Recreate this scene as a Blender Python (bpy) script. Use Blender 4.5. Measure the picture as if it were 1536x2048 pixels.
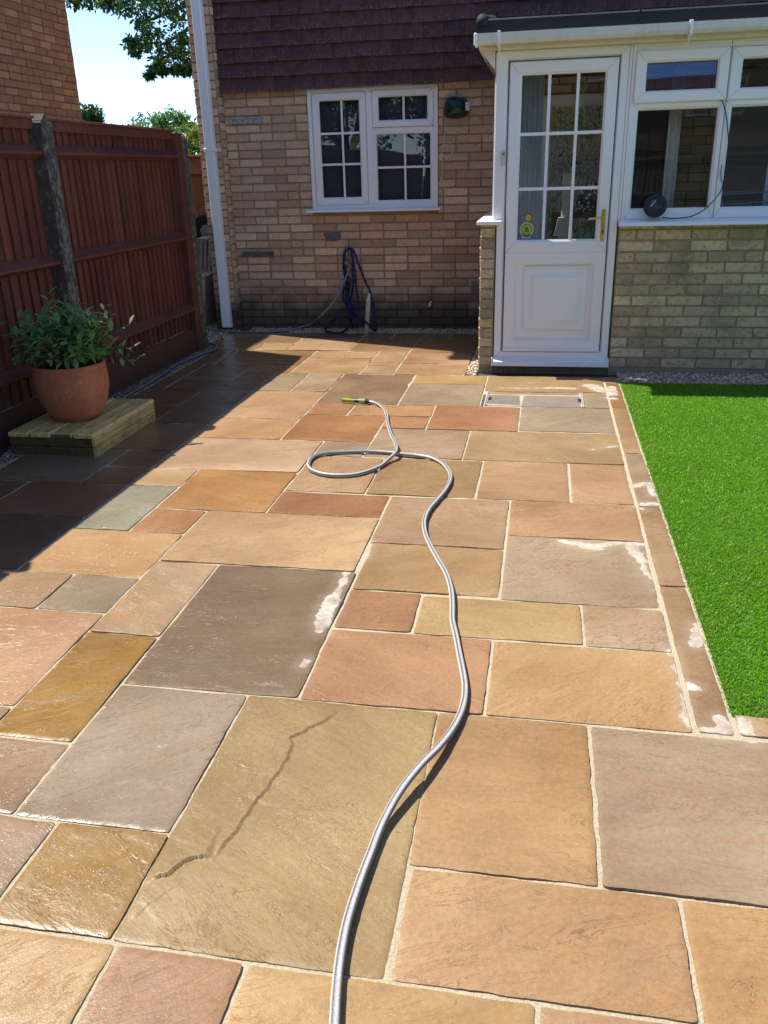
import bpy, math, random
import numpy as np
from mathutils import Vector, Matrix, noise as mnoise
rad=math.radians
random.seed(7); RNG=np.random.default_rng(7)
for o in list(bpy.data.objects): bpy.data.objects.remove(o)
S=bpy.context.scene; COL=S.collection
# ------------------------------------------------------------------ camera
CAM_F=1673.3; CAM_H=1.5
YAW,PIT,ROL=rad(-10.877),rad(-22.136),rad(-1.607)
cf=np.array([math.sin(YAW)*math.cos(PIT),math.cos(YAW)*math.cos(PIT),math.sin(PIT)])
r0=np.array([math.cos(YAW),-math.sin(YAW),0.]); u0=np.cross(r0,cf)
cr=math.cos(ROL)*r0+math.sin(ROL)*u0; cu=-math.sin(ROL)*r0+math.cos(ROL)*u0
cam=bpy.data.cameras.new('camera'); camo=bpy.data.objects.new('camera',cam); COL.objects.link(camo)
M4=Matrix.Identity(4)
for i in range(3): M4[i][0]=cr[i]; M4[i][1]=cu[i]; M4[i][2]=-cf[i]
M4[2][3]=CAM_H; camo.matrix_world=M4
cam.sensor_fit='VERTICAL'; cam.sensor_height=36; cam.sensor_width=27; cam.lens=CAM_F/2048*36
cam.clip_start=.05; cam.clip_end=2000; S.camera=camo
S.render.resolution_x=768; S.render.resolution_y=1024
# surveyed points: where a sight line meets the ground or a wall plane
def ray(x,y): return (x-768)*cr-(y-1024)*cu+CAM_F*cf
def gnd(x,y,z=0.):
    d=ray(x,y); t=(z-CAM_H)/d[2]; return (d[0]*t,d[1]*t,z)
def onY(x,y,Y):
    d=ray(x,y); t=Y/d[1]; return (d[0]*t,Y,d[2]*t+CAM_H)
def onX(x,y,X):
    d=ray(x,y); t=X/d[0]; return (X,d[1]*t,d[2]*t+CAM_H)
# ------------------------------------------------------------------ world, sun
W=bpy.data.worlds.new('World'); S.world=W; W.use_nodes=True
wn=W.node_tree.nodes; bg=wn['Background']
sky=wn.new('ShaderNodeTexSky'); sky.sky_type='NISHITA'; sky.sun_disc=False
TOSUN=Vector((-.575,.225,1)).normalized()
sky.sun_elevation=math.asin(TOSUN.z); sky.sun_rotation=math.atan2(TOSUN.x,TOSUN.y)
sky.air_density=.48; sky.dust_density=.0; sky.ozone_density=.5
W.node_tree.links.new(sky.outputs[0],bg.inputs[0]); bg.inputs[1].default_value=.15
sl=bpy.data.lights.new('sun','SUN'); sl.energy=3.35; sl.angle=rad(.5); sl.color=(1,.955,.88)
so=bpy.data.objects.new('sun',sl); COL.objects.link(so); so.location=(-6,3,12)
so.rotation_euler=(-TOSUN).to_track_quat('-Z','Y').to_euler()
S.view_settings.view_transform='Standard'; S.view_settings.look='None'
S.view_settings.exposure=1.15; S.view_settings.gamma=1
# ------------------------------------------------------------------ helpers
def lin(c): return tuple(((v/255)/12.92 if v/255<=.04045 else ((v/255+.055)/1.055)**2.4) for v in c)
def sc(c,k): return tuple(min(1,v*k) for v in c)
class MB:
    def __init__(s): s.v=[]; s.f=[]; s.m=[]; s.c=[]; s.sm=[]
    def add(s,vs,fs,mi=0,col=(1,1,1,1),smooth=False,jit=0):
        b=len(s.v); s.v+= [tuple(map(float,p)) for p in vs]
        for _ in vs:
            k=1+random.uniform(-jit,jit) if jit else 1
            s.c.append((col[0]*k,col[1]*k,col[2]*k,col[3] if len(col)>3 else 1))
        for f in fs: s.f.append(tuple(b+i for i in f)); s.m.append(mi); s.sm.append(smooth)
    def box(s,x0,x1,y0,y1,z0,z1,mi=0,col=(1,1,1,1),bev=0,R=None,jit=0):
        x0,x1=sorted((x0,x1)); y0,y1=sorted((y0,y1)); z0,z1=sorted((z0,z1))
        b=min(bev,(x1-x0)*.45,(y1-y0)*.45,(z1-z0)*.45)
        if b<=0:
            vs=[(x,y,z) for z in (z0,z1) for y in (y0,y1) for x in (x0,x1)]
            fs=[(0,2,3,1),(4,5,7,6),(0,1,5,4),(2,6,7,3),(0,4,6,2),(1,3,7,5)]
        else:
            vs=[];ix={}
            X=(x0,x1);Y=(y0,y1);Z=(z0,z1)
            for i in (0,1):
                for j in (0,1):
                    for k in (0,1):
                        sx=1-2*i; sy=1-2*j; sz=1-2*k
                        for a in range(3):
                            p=[X[i]+sx*b,Y[j]+sy*b,Z[k]+sz*b]
                            p[a]=(X[i],Y[j],Z[k])[a]; ix[i,j,k,a]=len(vs); vs.append(tuple(p))
            fs=[]
            q=[(0,0),(1,0),(1,1),(0,1)]
            for a in range(3):
                for sd in (0,1):
                    L=[]
                    for (p_,q_) in q:
                        t=[p_,q_]; t.insert(a,sd); L.append(ix[t[0],t[1],t[2],a])
                    fs.append(tuple(L) if (sd==1)^(a==1) else tuple(L[::-1]))
            for a in range(3):
                o1,o2=[i for i in range(3) if i!=a]
                for s1 in (0,1):
                    for s2 in (0,1):
                        L=[]
                        for e,w in ((0,o1),(1,o1),(1,o2),(0,o2)):
                            t=[0,0,0]; t[a]=e; t[o1]=s1; t[o2]=s2; L.append(ix[t[0],t[1],t[2],w])
                        flip=(s1+s2)%2==0
                        if a==1: flip=not flip
                        fs.append(tuple(L[::-1]) if flip else tuple(L))
            for i in (0,1):
                for j in (0,1):
                    for k in (0,1):
                        L=[ix[i,j,k,a] for a in range(3)]
                        fs.append(tuple(L) if (i+j+k)%2==1 else tuple(L[::-1]))
        if R is not None: vs=[tuple(R@Vector(p)) for p in vs]
        s.add(vs,fs,mi,col,jit=jit)
    def cyl(s,p0,p1,r0,r1=None,n=16,mi=0,col=(1,1,1,1),cap=True,smooth=True):
        r1=r0 if r1 is None else r1
        p0=Vector(p0);p1=Vector(p1);d=(p1-p0).normalized()
        a=d.orthogonal().normalized(); b=d.cross(a)
        vs=[];fs=[]
        for p,r in ((p0,r0),(p1,r1)):
            for k in range(n):
                t=2*math.pi*k/n; vs.append(p+a*math.cos(t)*r+b*math.sin(t)*r)
        for k in range(n): fs.append((k,(k+1)%n,n+(k+1)%n,n+k))
        s.add(vs,fs,mi,col,smooth)
        if cap: s.add(vs,[tuple(range(n))[::-1],tuple(range(n,2*n))],mi,col)
    def tube(s,pts,r,n=12,mi=0,col=(1,1,1,1),colf=None,cap=True,rf=None):
        P=[Vector(p) for p in pts]; N=len(P)
        T=[(P[min(i+1,N-1)]-P[max(i-1,0)]).normalized() for i in range(N)]
        up=Vector((0,0,1)) if abs(T[0].z)<.9 else Vector((1,0,0))
        a=(up-T[0]*up.dot(T[0])).normalized(); vs=[];fs=[];b0=len(s.v)
        for i in range(N):
            a=(a-T[i]*a.dot(T[i])).normalized(); b=T[i].cross(a); rr=r*(rf(i/(N-1)) if rf else 1)
            for k in range(n):
                t=2*math.pi*k/n; vs.append(P[i]+a*math.cos(t)*rr+b*math.sin(t)*rr)
        for i in range(N-1):
            for k in range(n): fs.append((i*n+k,i*n+(k+1)%n,(i+1)*n+(k+1)%n,(i+1)*n+k))
        if cap: fs.append(tuple(range(n))[::-1]); fs.append(tuple((N-1)*n+k for k in range(n)))
        s.add(vs,fs,mi,col,True)
        if colf:
            for i in range(N):
                for k in range(n): s.c[b0+i*n+k]=colf(i,k)
    def lathe(s,prof,cx,cy,n=48,mi=0,col=(1,1,1,1),wob=0):
        vs=[];fs=[]
        for (r,z) in prof:
            for k in range(n):
                t=2*math.pi*k/n; rr=r*(1+wob*mnoise.noise(Vector((math.cos(t)*1.2,math.sin(t)*1.2,z*6))))
                vs.append((cx+rr*math.cos(t),cy+rr*math.sin(t),z))
        for i in range(len(prof)-1):
            for k in range(n): fs.append((i*n+k,i*n+(k+1)%n,(i+1)*n+(k+1)%n,(i+1)*n+k))
        s.add(vs,fs,mi,col,True)
    def prism(s,poly,y0,y1,mi=0,col=(1,1,1,1),ax='y'):
        n=len(poly)
        if ax=='y': vs=[(p[0],y0,p[1]) for p in poly]+[(p[0],y1,p[1]) for p in poly]
        elif ax=='x': vs=[(y0,p[0],p[1]) for p in poly]+[(y1,p[0],p[1]) for p in poly]
        else: vs=[(p[0],p[1],y0) for p in poly]+[(p[0],p[1],y1) for p in poly]
        fs=[tuple(range(n)),tuple(range(n,2*n))[::-1]]+[(i,n+i,n+(i+1)%n,(i+1)%n) for i in range(n)]
        s.add(vs,fs,mi,col)
    def build(s,name,mats,parent=None,sub=False):
        return np_mesh(name,np.array(s.v,dtype=np.float64).reshape(-1,3),s.f,mats,np.array(s.c),s.m,s.sm,parent)
BASE={}
def np_mesh(name,V,F,mats,C=None,MI=None,SM=None,parent=None,attrs=None,recalc=True):
    if not isinstance(mats,(list,tuple)): mats=[mats]
    org=np.zeros(3)
    if parent is None and len(V):
        org=np.array([(V[:,0].min()+V[:,0].max())/2,(V[:,1].min()+V[:,1].max())/2,V[:,2].min()]); V=V-org
    me=bpy.data.meshes.new(name)
    if isinstance(F,np.ndarray):
        me.vertices.add(len(V)); me.vertices.foreach_set('co',V.ravel())
        k=F.shape[1]; me.loops.add(F.size); me.loops.foreach_set('vertex_index',F.ravel())
        me.polygons.add(len(F)); me.polygons.foreach_set('loop_start',np.arange(len(F))*k)
        try: me.polygons.foreach_set('loop_total',np.full(len(F),k))
        except Exception: pass
        me.update(calc_edges=True)
    else:
        me.from_pydata([tuple(p) for p in V],[],F)
    for m in mats: me.materials.append(m)
    if MI is not None: me.polygons.foreach_set('material_index',np.array(MI,dtype=np.int32))
    if SM is not None: me.polygons.foreach_set('use_smooth',np.array(SM,dtype=bool))
    if C is not None:
        C=np.asarray(C,dtype=np.float32)
        if C.shape[1]==3: C=np.hstack([C,np.ones((len(C),1),np.float32)])
        a=me.color_attributes.new('Col','FLOAT_COLOR','POINT'); a.data.foreach_set('color',C.ravel())
    for k,v in (attrs or {}).items():
        if v.ndim==1: a=me.attributes.new(k,'FLOAT','POINT'); a.data.foreach_set('value',v.astype(np.float32))
        else: a=me.attributes.new(k,'FLOAT_VECTOR','POINT'); a.data.foreach_set('vector',v.astype(np.float32).ravel())
    me.update()
    o=bpy.data.objects.new(name,me); COL.objects.link(o)
    if parent is None: o.location=org
    else:
        o.parent=parent
        # keep world coordinates: undo the offset of the root
        off=Vector((0,0,0)); p=parent
        if p.parent is None: off=Vector(p.location)
        o.matrix_parent_inverse=Matrix.Translation(-off)
    return o
def tag(o,label=None,cat=None,group=None,kind=None):
    if label: o['label']=label
    if cat: o['category']=cat
    if group: o['group']=group
    if kind: o['kind']=kind
    return o
def thing(name,loc,label,cat,group=None):
    o=bpy.data.objects.new(name,None); COL.objects.link(o); o.location=loc; o.empty_display_size=.2
    return tag(o,label,cat,group)
def catmull(P,step=.012):
    P=[Vector(p) for p in P]; out=[]
    P=[P[0]*2-P[1]]+P+[P[-1]*2-P[-2]]
    for i in range(1,len(P)-2):
        n=max(2,int((P[i+1]-P[i]).length/step))
        for k in range(n):
            t=k/n; p0,p1,p2,p3=P[i-1:i+3]
            out.append(.5*((2*p1)+(p2-p0)*t+(2*p0-5*p1+4*p2-p3)*t*t+(3*p1-p0-3*p2+p3)*t**3))
    out.append(P[-2]); return out
# ------------------------------------------------------------------ materials
class NM:
    def __init__(s,name):
        s.m=bpy.data.materials.new(name); s.m.use_nodes=True; s.t=s.m.node_tree; s.b=s.t.nodes['Principled BSDF']
        s.out=s.t.nodes['Material Output']; s._tc=None
    def n(s,ty,**kw):
        nd=s.t.nodes.new('ShaderNode'+ty)
        for k,v in kw.items():
            if k.startswith('_'): setattr(nd,k[1:],v)
            else:
                key=int(k[1:]) if k[0]=='i' and k[1:].isdigit() else k.replace('_',' ')
                s.set(nd.inputs[key],v)
        return nd
    def set(s,inp,v):
        if isinstance(v,bpy.types.NodeSocket): s.t.links.new(v,inp)
        else:
            if hasattr(inp,'default_value') and hasattr(inp.default_value,'__len__') and isinstance(v,(tuple,list)) and len(v)==3 and len(inp.default_value)==4: v=tuple(v)+(1,)
            inp.default_value=v
    def tc(s,sock='Object'):
        if not s._tc: s._tc=s.n('TexCoord')
        return s._tc.outputs[sock]
    def map(s,vec,scale=(1,1,1),rot=(0,0,0),loc=(0,0,0)):
        return s.n('Mapping',Vector=vec,Scale=scale,Rotation=rot,Location=loc).outputs[0]
    def noise(s,scale,detail=4,rough=.55,vec=None,dist=0):
        return s.n('TexNoise',Vector=vec if vec is not None else s.tc(),Scale=scale,Detail=detail,Roughness=rough,Distortion=dist).outputs['Fac']
    def rng(s,v,a,b,c=0,d=1,smooth=False):
        return s.n('MapRange',Value=v,From_Min=a,From_Max=b,To_Min=c,To_Max=d,_interpolation_type='SMOOTHSTEP' if smooth else 'LINEAR').outputs[0]
    def mix(s,f,a,b,mode='MIX'):
        nd=s.n('Mix',_data_type='RGBA',_blend_type=mode,_clamp_result=False); s.set(nd.inputs[0],f); s.set(nd.inputs[6],a); s.set(nd.inputs[7],b); return nd.outputs[2]
    def math(s,op,a,b=0.):
        nd=s.n('Math',_operation=op); s.set(nd.inputs[0],a); s.set(nd.inputs[1],b); return nd.outputs[0]
    def attr(s,name='Col',sock='Color'): return s.n('Attribute',_attribute_name=name).outputs[sock]
    def bump(s,h,strength=.5,dist=.01,normal=None):
        nd=s.n('Bump',Strength=strength,Distance=dist,Height=h)
        if normal is not None: s.set(nd.inputs['Normal'],normal)
        return nd.outputs[0]
    def fin(s,col=None,rough=None,normal=None,**kw):
        if col is not None: s.set(s.b.inputs['Base Color'],col)
        if rough is not None: s.set(s.b.inputs['Roughness'],rough)
        if normal is not None: s.set(s.b.inputs['Normal'],normal)
        for k,v in kw.items(): s.set(s.b.inputs[k.replace('_',' ')],v)
        return s.m
def simple(name,c,rough=.5,var=.15,nscale=8,bump=0,bscale=60,**kw):
    m=NM(name); f=m.noise(nscale,5)
    col=m.mix(m.rng(f,.3,.7),sc(c,1-var),sc(c,1+var))
    nr=m.bump(m.noise(bscale,4),.4,bump) if bump else None
    return m.fin(col,m.rng(f,.3,.7,rough*.85,min(1,rough*1.15)),nr,**kw)
def colmat(name,rough=.6,var=.2,nscale=40,bump=.002,bscale=150,**kw):
    m=NM(name); c=m.attr(); f=m.noise(nscale,6,.65)
    col=m.mix(1.,c,m.rng(f,.3,.7,1-var,1+var),'MULTIPLY')
    return m.fin(col,rough,m.bump(m.noise(bscale,5),.6,bump) if bump else None,**kw)
# sandstone paving
def mk_slab():
    m=NM('sandstone_paving'); base=m.attr('Col'); uv=m.attr('suv','Vector'); dry=m.attr('dry','Fac')
    pos=m.tc()
    cloud=m.noise(2.2,5,.6,uv); streak=m.noise(1.0,7,.62,m.map(uv,(3.0,16,1)),.6)
    fine=m.noise(70,6,.7,uv); blot=m.noise(5.5,4,.55,m.map(uv,(1,1.6,1),loc=(9,3,2)),1.2)
    col=m.mix(m.rng(cloud,.3,.7,0,1),m.mix(1.,base,(.80,.76,.74),'MULTIPLY'),m.mix(1.,base,(1.14,1.14,1.12),'MULTIPLY'))
    col=m.mix(m.rng(blot,.5,.74,0,.5,True),col,m.mix(1.,base,(1.12,.90,.66),'MULTIPLY'))
    col=m.mix(m.rng(streak,.36,.68,0,.32),col,m.mix(1.,base,(1.32,1.36,1.42),'MULTIPLY'))
    veins=m.noise(1.0,5,.7,m.map(uv,(2.0,9,1),loc=(4,1,7)),1.6)
    vl=m.rng(m.math('ABSOLUTE',m.math('SUBTRACT',veins,.5)),.0,.012,1,0,True)
    col=m.mix(m.math('MULTIPLY',vl,m.rng(cloud,.42,.58,0,.8)),col,m.mix(1.,base,(.62,.5,.42),'MULTIPLY'))
    col=m.mix(1.,col,m.rng(fine,.3,.7,.84,1.15),'MULTIPLY')
    sp=m.rng(m.noise(260,3,.6,uv),.66,.74,0,.35); col=m.mix(sp,col,m.mix(1.,base,(.5,.42,.36),'MULTIPLY'))
    fl=m.noise(1,4,.6,m.map(uv,(60,130,1),(0,0,0),(2,5,1))); col=m.mix(m.rng(fl,.66,.72,0,.5),col,m.mix(1.,base,(1.5,1.55,1.6),'MULTIPLY'))
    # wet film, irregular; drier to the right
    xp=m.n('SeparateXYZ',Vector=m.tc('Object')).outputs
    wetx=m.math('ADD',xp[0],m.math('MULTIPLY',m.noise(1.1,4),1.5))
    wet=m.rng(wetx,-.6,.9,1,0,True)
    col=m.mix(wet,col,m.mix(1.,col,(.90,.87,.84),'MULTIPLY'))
    # dried salt-white residue patches
    dn=m.math('ADD',dry,m.math('MULTIPLY',m.math('SUBTRACT',m.noise(24,6,.65),.5),.05))
    dm=m.rng(dn,-.003,.003,0,1,True)
    halo=m.rng(dn,-.05,.0,0,.10,True)
    col=m.mix(halo,col,(.62,.56,.48)); 
    dcol=m.mix(m.rng(m.noise(50,5),.35,.65),(.50,.45,.37),(.70,.65,.57))
    col=m.mix(m.math('MULTIPLY',dm,m.rng(m.noise(19,6,.65),.35,.6,.25,.72)),col,dcol)
    rough=m.rng(m.noise(3.2,5,.6,uv),.35,.68,.34,.56)
    rough=m.math('ADD',rough,m.math('MULTIPLY',wet,-.17))
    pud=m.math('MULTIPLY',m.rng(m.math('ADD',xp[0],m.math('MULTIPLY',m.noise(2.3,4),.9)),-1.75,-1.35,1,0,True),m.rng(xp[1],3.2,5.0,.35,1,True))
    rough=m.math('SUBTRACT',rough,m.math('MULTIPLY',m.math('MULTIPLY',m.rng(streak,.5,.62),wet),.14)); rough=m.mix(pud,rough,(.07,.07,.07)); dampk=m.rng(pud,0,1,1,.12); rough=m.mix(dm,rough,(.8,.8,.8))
    v2=m.noise(1.0,6,.72,m.map(uv,(3.1,5.5,1),loc=(14,3,5)),2.2); vl2=m.math('MULTIPLY',m.rng(m.math('ABSOLUTE',m.math('SUBTRACT',v2,.52)),.0,.009,1,0,True),m.rng(m.noise(3.,3,.5,uv),.5,.6))
    col=m.mix(m.math('MULTIPLY',vl2,.75),col,m.mix(1.,base,(.50,.38,.30),'MULTIPLY'))
    grit=m.rng(m.noise(130,4,.7,m.map(uv,(1,1.4,1),loc=(3,8,1))),.60,.70,0,.55); col=m.mix(grit,col,m.mix(1.,base,(.66,.56,.50),'MULTIPLY'))
    h=m.math('ADD',m.math('MULTIPLY',m.noise(1.0,8,.68,m.map(uv,(16,42,16)),1.0),1.0),m.math('MULTIPLY',fine,.35))
    h=m.math('SUBTRACT',h,m.math('MULTIPLY',m.math('ADD',vl,vl2),.5))
    h2=m.noise(7,5,.6,m.map(uv,(1,2.2,1)),.5)
    nr=m.bump(h2,m.math('MULTIPLY',dampk,.4),.005); nr=m.bump(h,m.math('MULTIPLY',dampk,.38),.0030,nr); nr=m.bump(m.noise(190,3,.6,uv),m.math('MULTIPLY',dampk,.45),.0012,nr)
    return m.fin(col,rough,nr,Specular_IOR_Level=m.rng(wet,0,1,.32,.5))
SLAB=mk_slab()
def mk_joint():
    m=NM('sand_jointing'); f=m.noise(150,4,.8); g=m.noise(9,4)
    col=m.mix(m.rng(f,.3,.7),(.36,.29,.18),(.70,.60,.42)); col=m.mix(m.rng(g,.4,.7,0,.4),col,(.42,.34,.22))
    return m.fin(col,.9,m.bump(f,.9,.006))
JOINT=mk_joint()
def mk_brick(name,damp=False,dust=0):
    m=NM(name); c=m.attr(); f=m.noise(22,6,.7); g=m.noise(120,4,.7); p=m.noise(70,3,.5)
    col=m.mix(1.,c,m.rng(f,.28,.72,.78,1.2),'MULTIPLY')
    col=m.mix(m.rng(g,.3,.7,0,.25),col,sc((.75,.66,.55),.9))
    pits=m.rng(p,.66,.72,0,.75); col=m.mix(pits,col,(.05,.035,.025))
    big=m.noise(1.6,4,.6); col=m.mix(m.rng(big,.45,.7,0,.28),col,m.mix(1.,col,(.62,.6,.56),'MULTIPLY'))
    if damp:
        z=m.n('SeparateXYZ',Vector=m.n('NewGeometry').outputs['Position']).outputs[2]
        zz=m.math('ADD',z,m.math('MULTIPLY',m.math('SUBTRACT',m.noise(3.5,5),.5),.45))
        col=m.mix(m.rng(zz,.12,.50,.82,0,True),col,(.022,.024,.014))
    if dust: col=m.mix(m.rng(m.noise(3.1,5,.65),.50,.74,0,.5),col,(.07,.065,.035)); col=m.mix(m.rng(m.noise(30,5,.75,m.map(m.tc(),(1,1,1.6),(0,.5,0))),.56,.63,0,.55),col,(.07,.065,.05))
    h=m.math('SUBTRACT',m.math('MULTIPLY',g,.4),m.math('MULTIPLY',pits,.8))
    return m.fin(col,.88,m.bump(h,.6,.004))
BRICK=mk_brick('house_brick',True); BRICKP=mk_brick('porch_brick',False,1); BRICKN=mk_brick('neighbour_brick')
def mk_mortar(name,c,damp=False):
    m=NM(name); f=m.noise(90,5,.7); g=m.noise(5,4)
    col=m.mix(m.rng(f,.3,.7),sc(c,.7),sc(c,1.25)); col=m.mix(m.rng(g,.45,.7,0,.35),col,sc(c,.55))
    if damp:
        z=m.n('SeparateXYZ',Vector=m.n('NewGeometry').outputs['Position']).outputs[2]
        zz=m.math('ADD',z,m.math('MULTIPLY',m.math('SUBTRACT',m.noise(3.5,5),.5),.45))
        col=m.mix(m.rng(zz,.12,.50,.85,0,True),col,(.015,.016,.01))
    return m.fin(col,.95,m.bump(f,.7,.004))
MORT=mk_mortar('house_mortar',(.34,.24,.14),True); MORTP=mk_mortar('porch_mortar',(.38,.30,.18)); MORTN=mk_mortar('neighbour_mortar',(.16,.09,.055))
def mk_tile():
    m=NM('clay_tile'); c=m.attr(); al=m.n('Attribute',_attribute_name='Col').outputs['Alpha']
    f=m.noise(14,5); g=m.noise(95,4,.65,m.map(m.tc(),(1,1,.45)))
    col=m.mix(1.,c,m.rng(f,.3,.7,.75,1.3),'MULTIPLY')
    lich=m.rng(m.math('ADD',g,m.math('MULTIPLY',al,.10)),.60,.70,0,.75)
    col=m.mix(lich,col,(.17,.16,.16))
    return m.fin(col,.85,m.bump(m.noise(110,4),.5,.003))
TILE=mk_tile()
def mk_upvc(name,c,dirt=.0):
    m=NM(name); f=m.noise(3,5); col=m.mix(m.rng(f,.35,.7,0,.5),c,sc(c,.93))
    if dirt: col=m.mix(m.rng(m.noise(14,5,.7,m.map(m.tc(),(1,1,.3))),.5,.75,0,dirt),col,(.42,.38,.28))
    return m.fin(col,m.rng(f,.3,.7,.28,.4),m.bump(m.noise(6,2),.12,.004))
UPVC=mk_upvc('white_upvc',(.90,.90,.89)); CREAM=mk_upvc('aged_upvc',(.80,.74,.58),.3); UGUT=mk_upvc('gutter_upvc',(.74,.72,.66),.45)
GAPDARK=simple('frame_shadow_gap',(.09,.085,.08),.8)
def mk_glass(name='window_glass',tint=(.90,.93,.93),wav=.0015,k_=1.15,gc=(1,1,1)):
    m=NM(name); nt=m.t
    fr=m.n('Fresnel',IOR=1.55); bm=m.bump(m.noise(2.2,2),.5,wav)
    gl=m.n('BsdfGlossy',Color=gc+(1,),Roughness=.01,Normal=bm); tr=m.n('BsdfTransparent',Color=tint+(1,))
    k=m.math('MULTIPLY',fr.outputs[0],k_); mx=m.n('MixShader')
    m.set(mx.inputs[0],k); m.set(mx.inputs[1],tr.outputs[0]); m.set(mx.inputs[2],gl.outputs[0])
    nt.nodes.remove(m.b); nt.links.new(mx.outputs[0],m.out.inputs[0]); return m.m
GLASS=mk_glass(); SKYGLASS=mk_glass('sky_tinted_glass',(.34,.40,.50),.0015,2.8,(.45,.58,.85))  # second glass: vent pane tinted blue to paint in a sky reflection
def mk_stain(name,c,c2):
    m=NM(name); v=m.tc(); gr=m.noise(1,6,.6,m.map(v,(60,60,3.)),.4); kn=m.noise(2.4,4)
    col=m.mix(m.rng(gr,.3,.7),c,c2); col=m.mix(m.rng(kn,.45,.75,0,.45),col,sc(c,.55))
    col=m.mix(1.,col,m.attr(),'MULTIPLY'); zf=m.n('SeparateXYZ',Vector=m.n('NewGeometry').outputs['Position']).outputs[2]; col=m.mix(m.rng(m.math('ADD',zf,m.math('MULTIPLY',m.noise(9,5),.3)),.2,.55,.5,0),col,(.07,.05,.035)); kt=m.n('TexVoronoi',Vector=m.map(v,(7,7,2.2)),Scale=1.0).outputs['Distance']; col=m.mix(m.rng(kt,.03,.09,.7,0),col,sc(c,.3))
    return m.fin(col,.62,m.bump(gr,.6,.004))
FENCE=mk_stain('red_stained_wood',(.115,.033,.019),(.23,.078,.047)); FENCE2=mk_stain('orange_fence_wood',(.30,.12,.045),(.46,.21,.09)); FENCE3=mk_stain('weathered_fence_wood',(.16,.11,.07),(.27,.20,.13))
def mk_post():
    m=NM('weathered_post'); v=m.tc(); n1=m.noise(38,6,.7,m.map(v,(1,1,.55))); n2=m.noise(6,4); nx=m.n('SeparateXYZ',Vector=m.n('NewGeometry').outputs['Normal']).outputs[0]; n2=m.math('ADD',n2,m.math('MULTIPLY',m.rng(nx,.3,.8),.34))
    col=m.mix(m.rng(n1,.3,.7),(.05,.042,.034),(.10,.085,.065))
    col=m.mix(m.rng(m.math('ADD',n1,m.math('MULTIPLY',n2,.25)),.69,.80,0,.7),col,(.27,.25,.21))
    return m.fin(col,.9,m.bump(n1,.7,.006))
POSTM=mk_post()
def mk_deck():
    m=NM('decking_softwood'); v=m.tc(); gr=m.noise(1,7,.65,m.map(v,(45,3,45)),.8); n2=m.noise(9,5,.7,m.map(v,(2,1,2)))
    col=m.mix(m.rng(gr,.3,.7),(.42,.275,.085),(.78,.58,.25)); col=m.mix(m.rng(n2,.5,.68,0,.55),col,(.11,.085,.035))
    col=m.mix(1.,col,m.attr(),'MULTIPLY')
    return m.fin(col,.7,m.bump(gr,.6,.004))
DECK=mk_deck()
def mk_terra():
    m=NM('terracotta'); n=m.noise(5,5); s=m.noise(60,5,.7); z=m.n('SeparateXYZ',Vector=m.n('NewGeometry').outputs['Position']).outputs[2]
    col=m.mix(m.rng(n,.3,.7),(.42,.135,.055),(.60,.24,.11))
    col=m.mix(m.rng(m.noise(9,5,.7),.52,.7,0,.6),col,(.23,.075,.035))
    sp=m.math('MULTIPLY',m.rng(s,.56,.64,0,.8),m.rng(m.noise(7,3),.5,.62)); col=m.mix(sp,col,(.62,.42,.30))
    col=m.mix(m.rng(m.noise(16,6,.7),.6,.72,0,.7),col,(.10,.04,.025))
    return m.fin(col,.75,m.bump(s,.4,.003))
TERRA=mk_terra()
def mk_leaf(name,k=.35):
    m=NM(name); c=m.attr(); bk=m.n('NewGeometry').outputs['Backfacing']
    col=m.mix(m.math('MULTIPLY',bk,.4),c,m.mix(1.,c,(1.2,1.2,1.1),'MULTIPLY'))
    m.fin(col,.42); tr=m.n('BsdfTranslucent',Color=m.mix(1.,c,(1.4,1.7,.6),'MULTIPLY')); mx=m.n('MixShader',Fac=k)
    m.set(mx.inputs[1],m.b.outputs[0]); m.set(mx.inputs[2],tr.outputs[0]); m.t.links.new(mx.outputs[0],m.out.inputs[0]); return m.m
LEAF=mk_leaf('leaf',.3); GRASS=mk_leaf('grass_blade',.35)
BARK=simple('bark',(.09,.07,.05),.9,.35,20,.01,30)
METAL=simple('zinc_steel',(.45,.46,.48),.42,.25,30,.001,200,Metallic=.35)
def mk_hose():
    m=NM('braided_hose'); c=m.attr(); col=m.mix(1.,c,m.rng(m.noise(240,2),.3,.7,.8,1.15),'MULTIPLY')
    return m.fin(col,.3,m.bump(m.noise(420,2),.5,.001),Specular_IOR_Level=.6)
HOSE=mk_hose()
BLACKP=simple('black_plastic',(.012,.012,.016),.5,.2,20); GREYP=simple('dark_grey_plastic',(.05,.05,.05),.4)
LIME=simple('lime_plastic',(.30,.42,.02),.35,.12,20); ROPE=colmat('blue_fabric_hose',.8,.35,160,.003,260)
GOLD=simple('gold_handle_metal',(.72,.52,.16),.28,.1,20,Metallic=.75)
LEADG=simple('roof_felt',(.014,.018,.020),.85,.35,12,.004,120); RTILE=simple('roof_tile',(.10,.05,.04),.85,.3,10,.006,20)
WHITE=simple('white_paint',(.72,.71,.68),.6,.08,6); CLOTH=colmat('cloth',.9,.15,30,.002,90); DARK=simple('dark_interior',(.03,.03,.035),.8)
GRAV=colmat('pebble',.75,.25,60,.001,200)
STONEC=colmat('old_concrete_slab',.9,.3,30,.006,70)
FLATC=colmat('printed_label',.5,.03,10,0)
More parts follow.
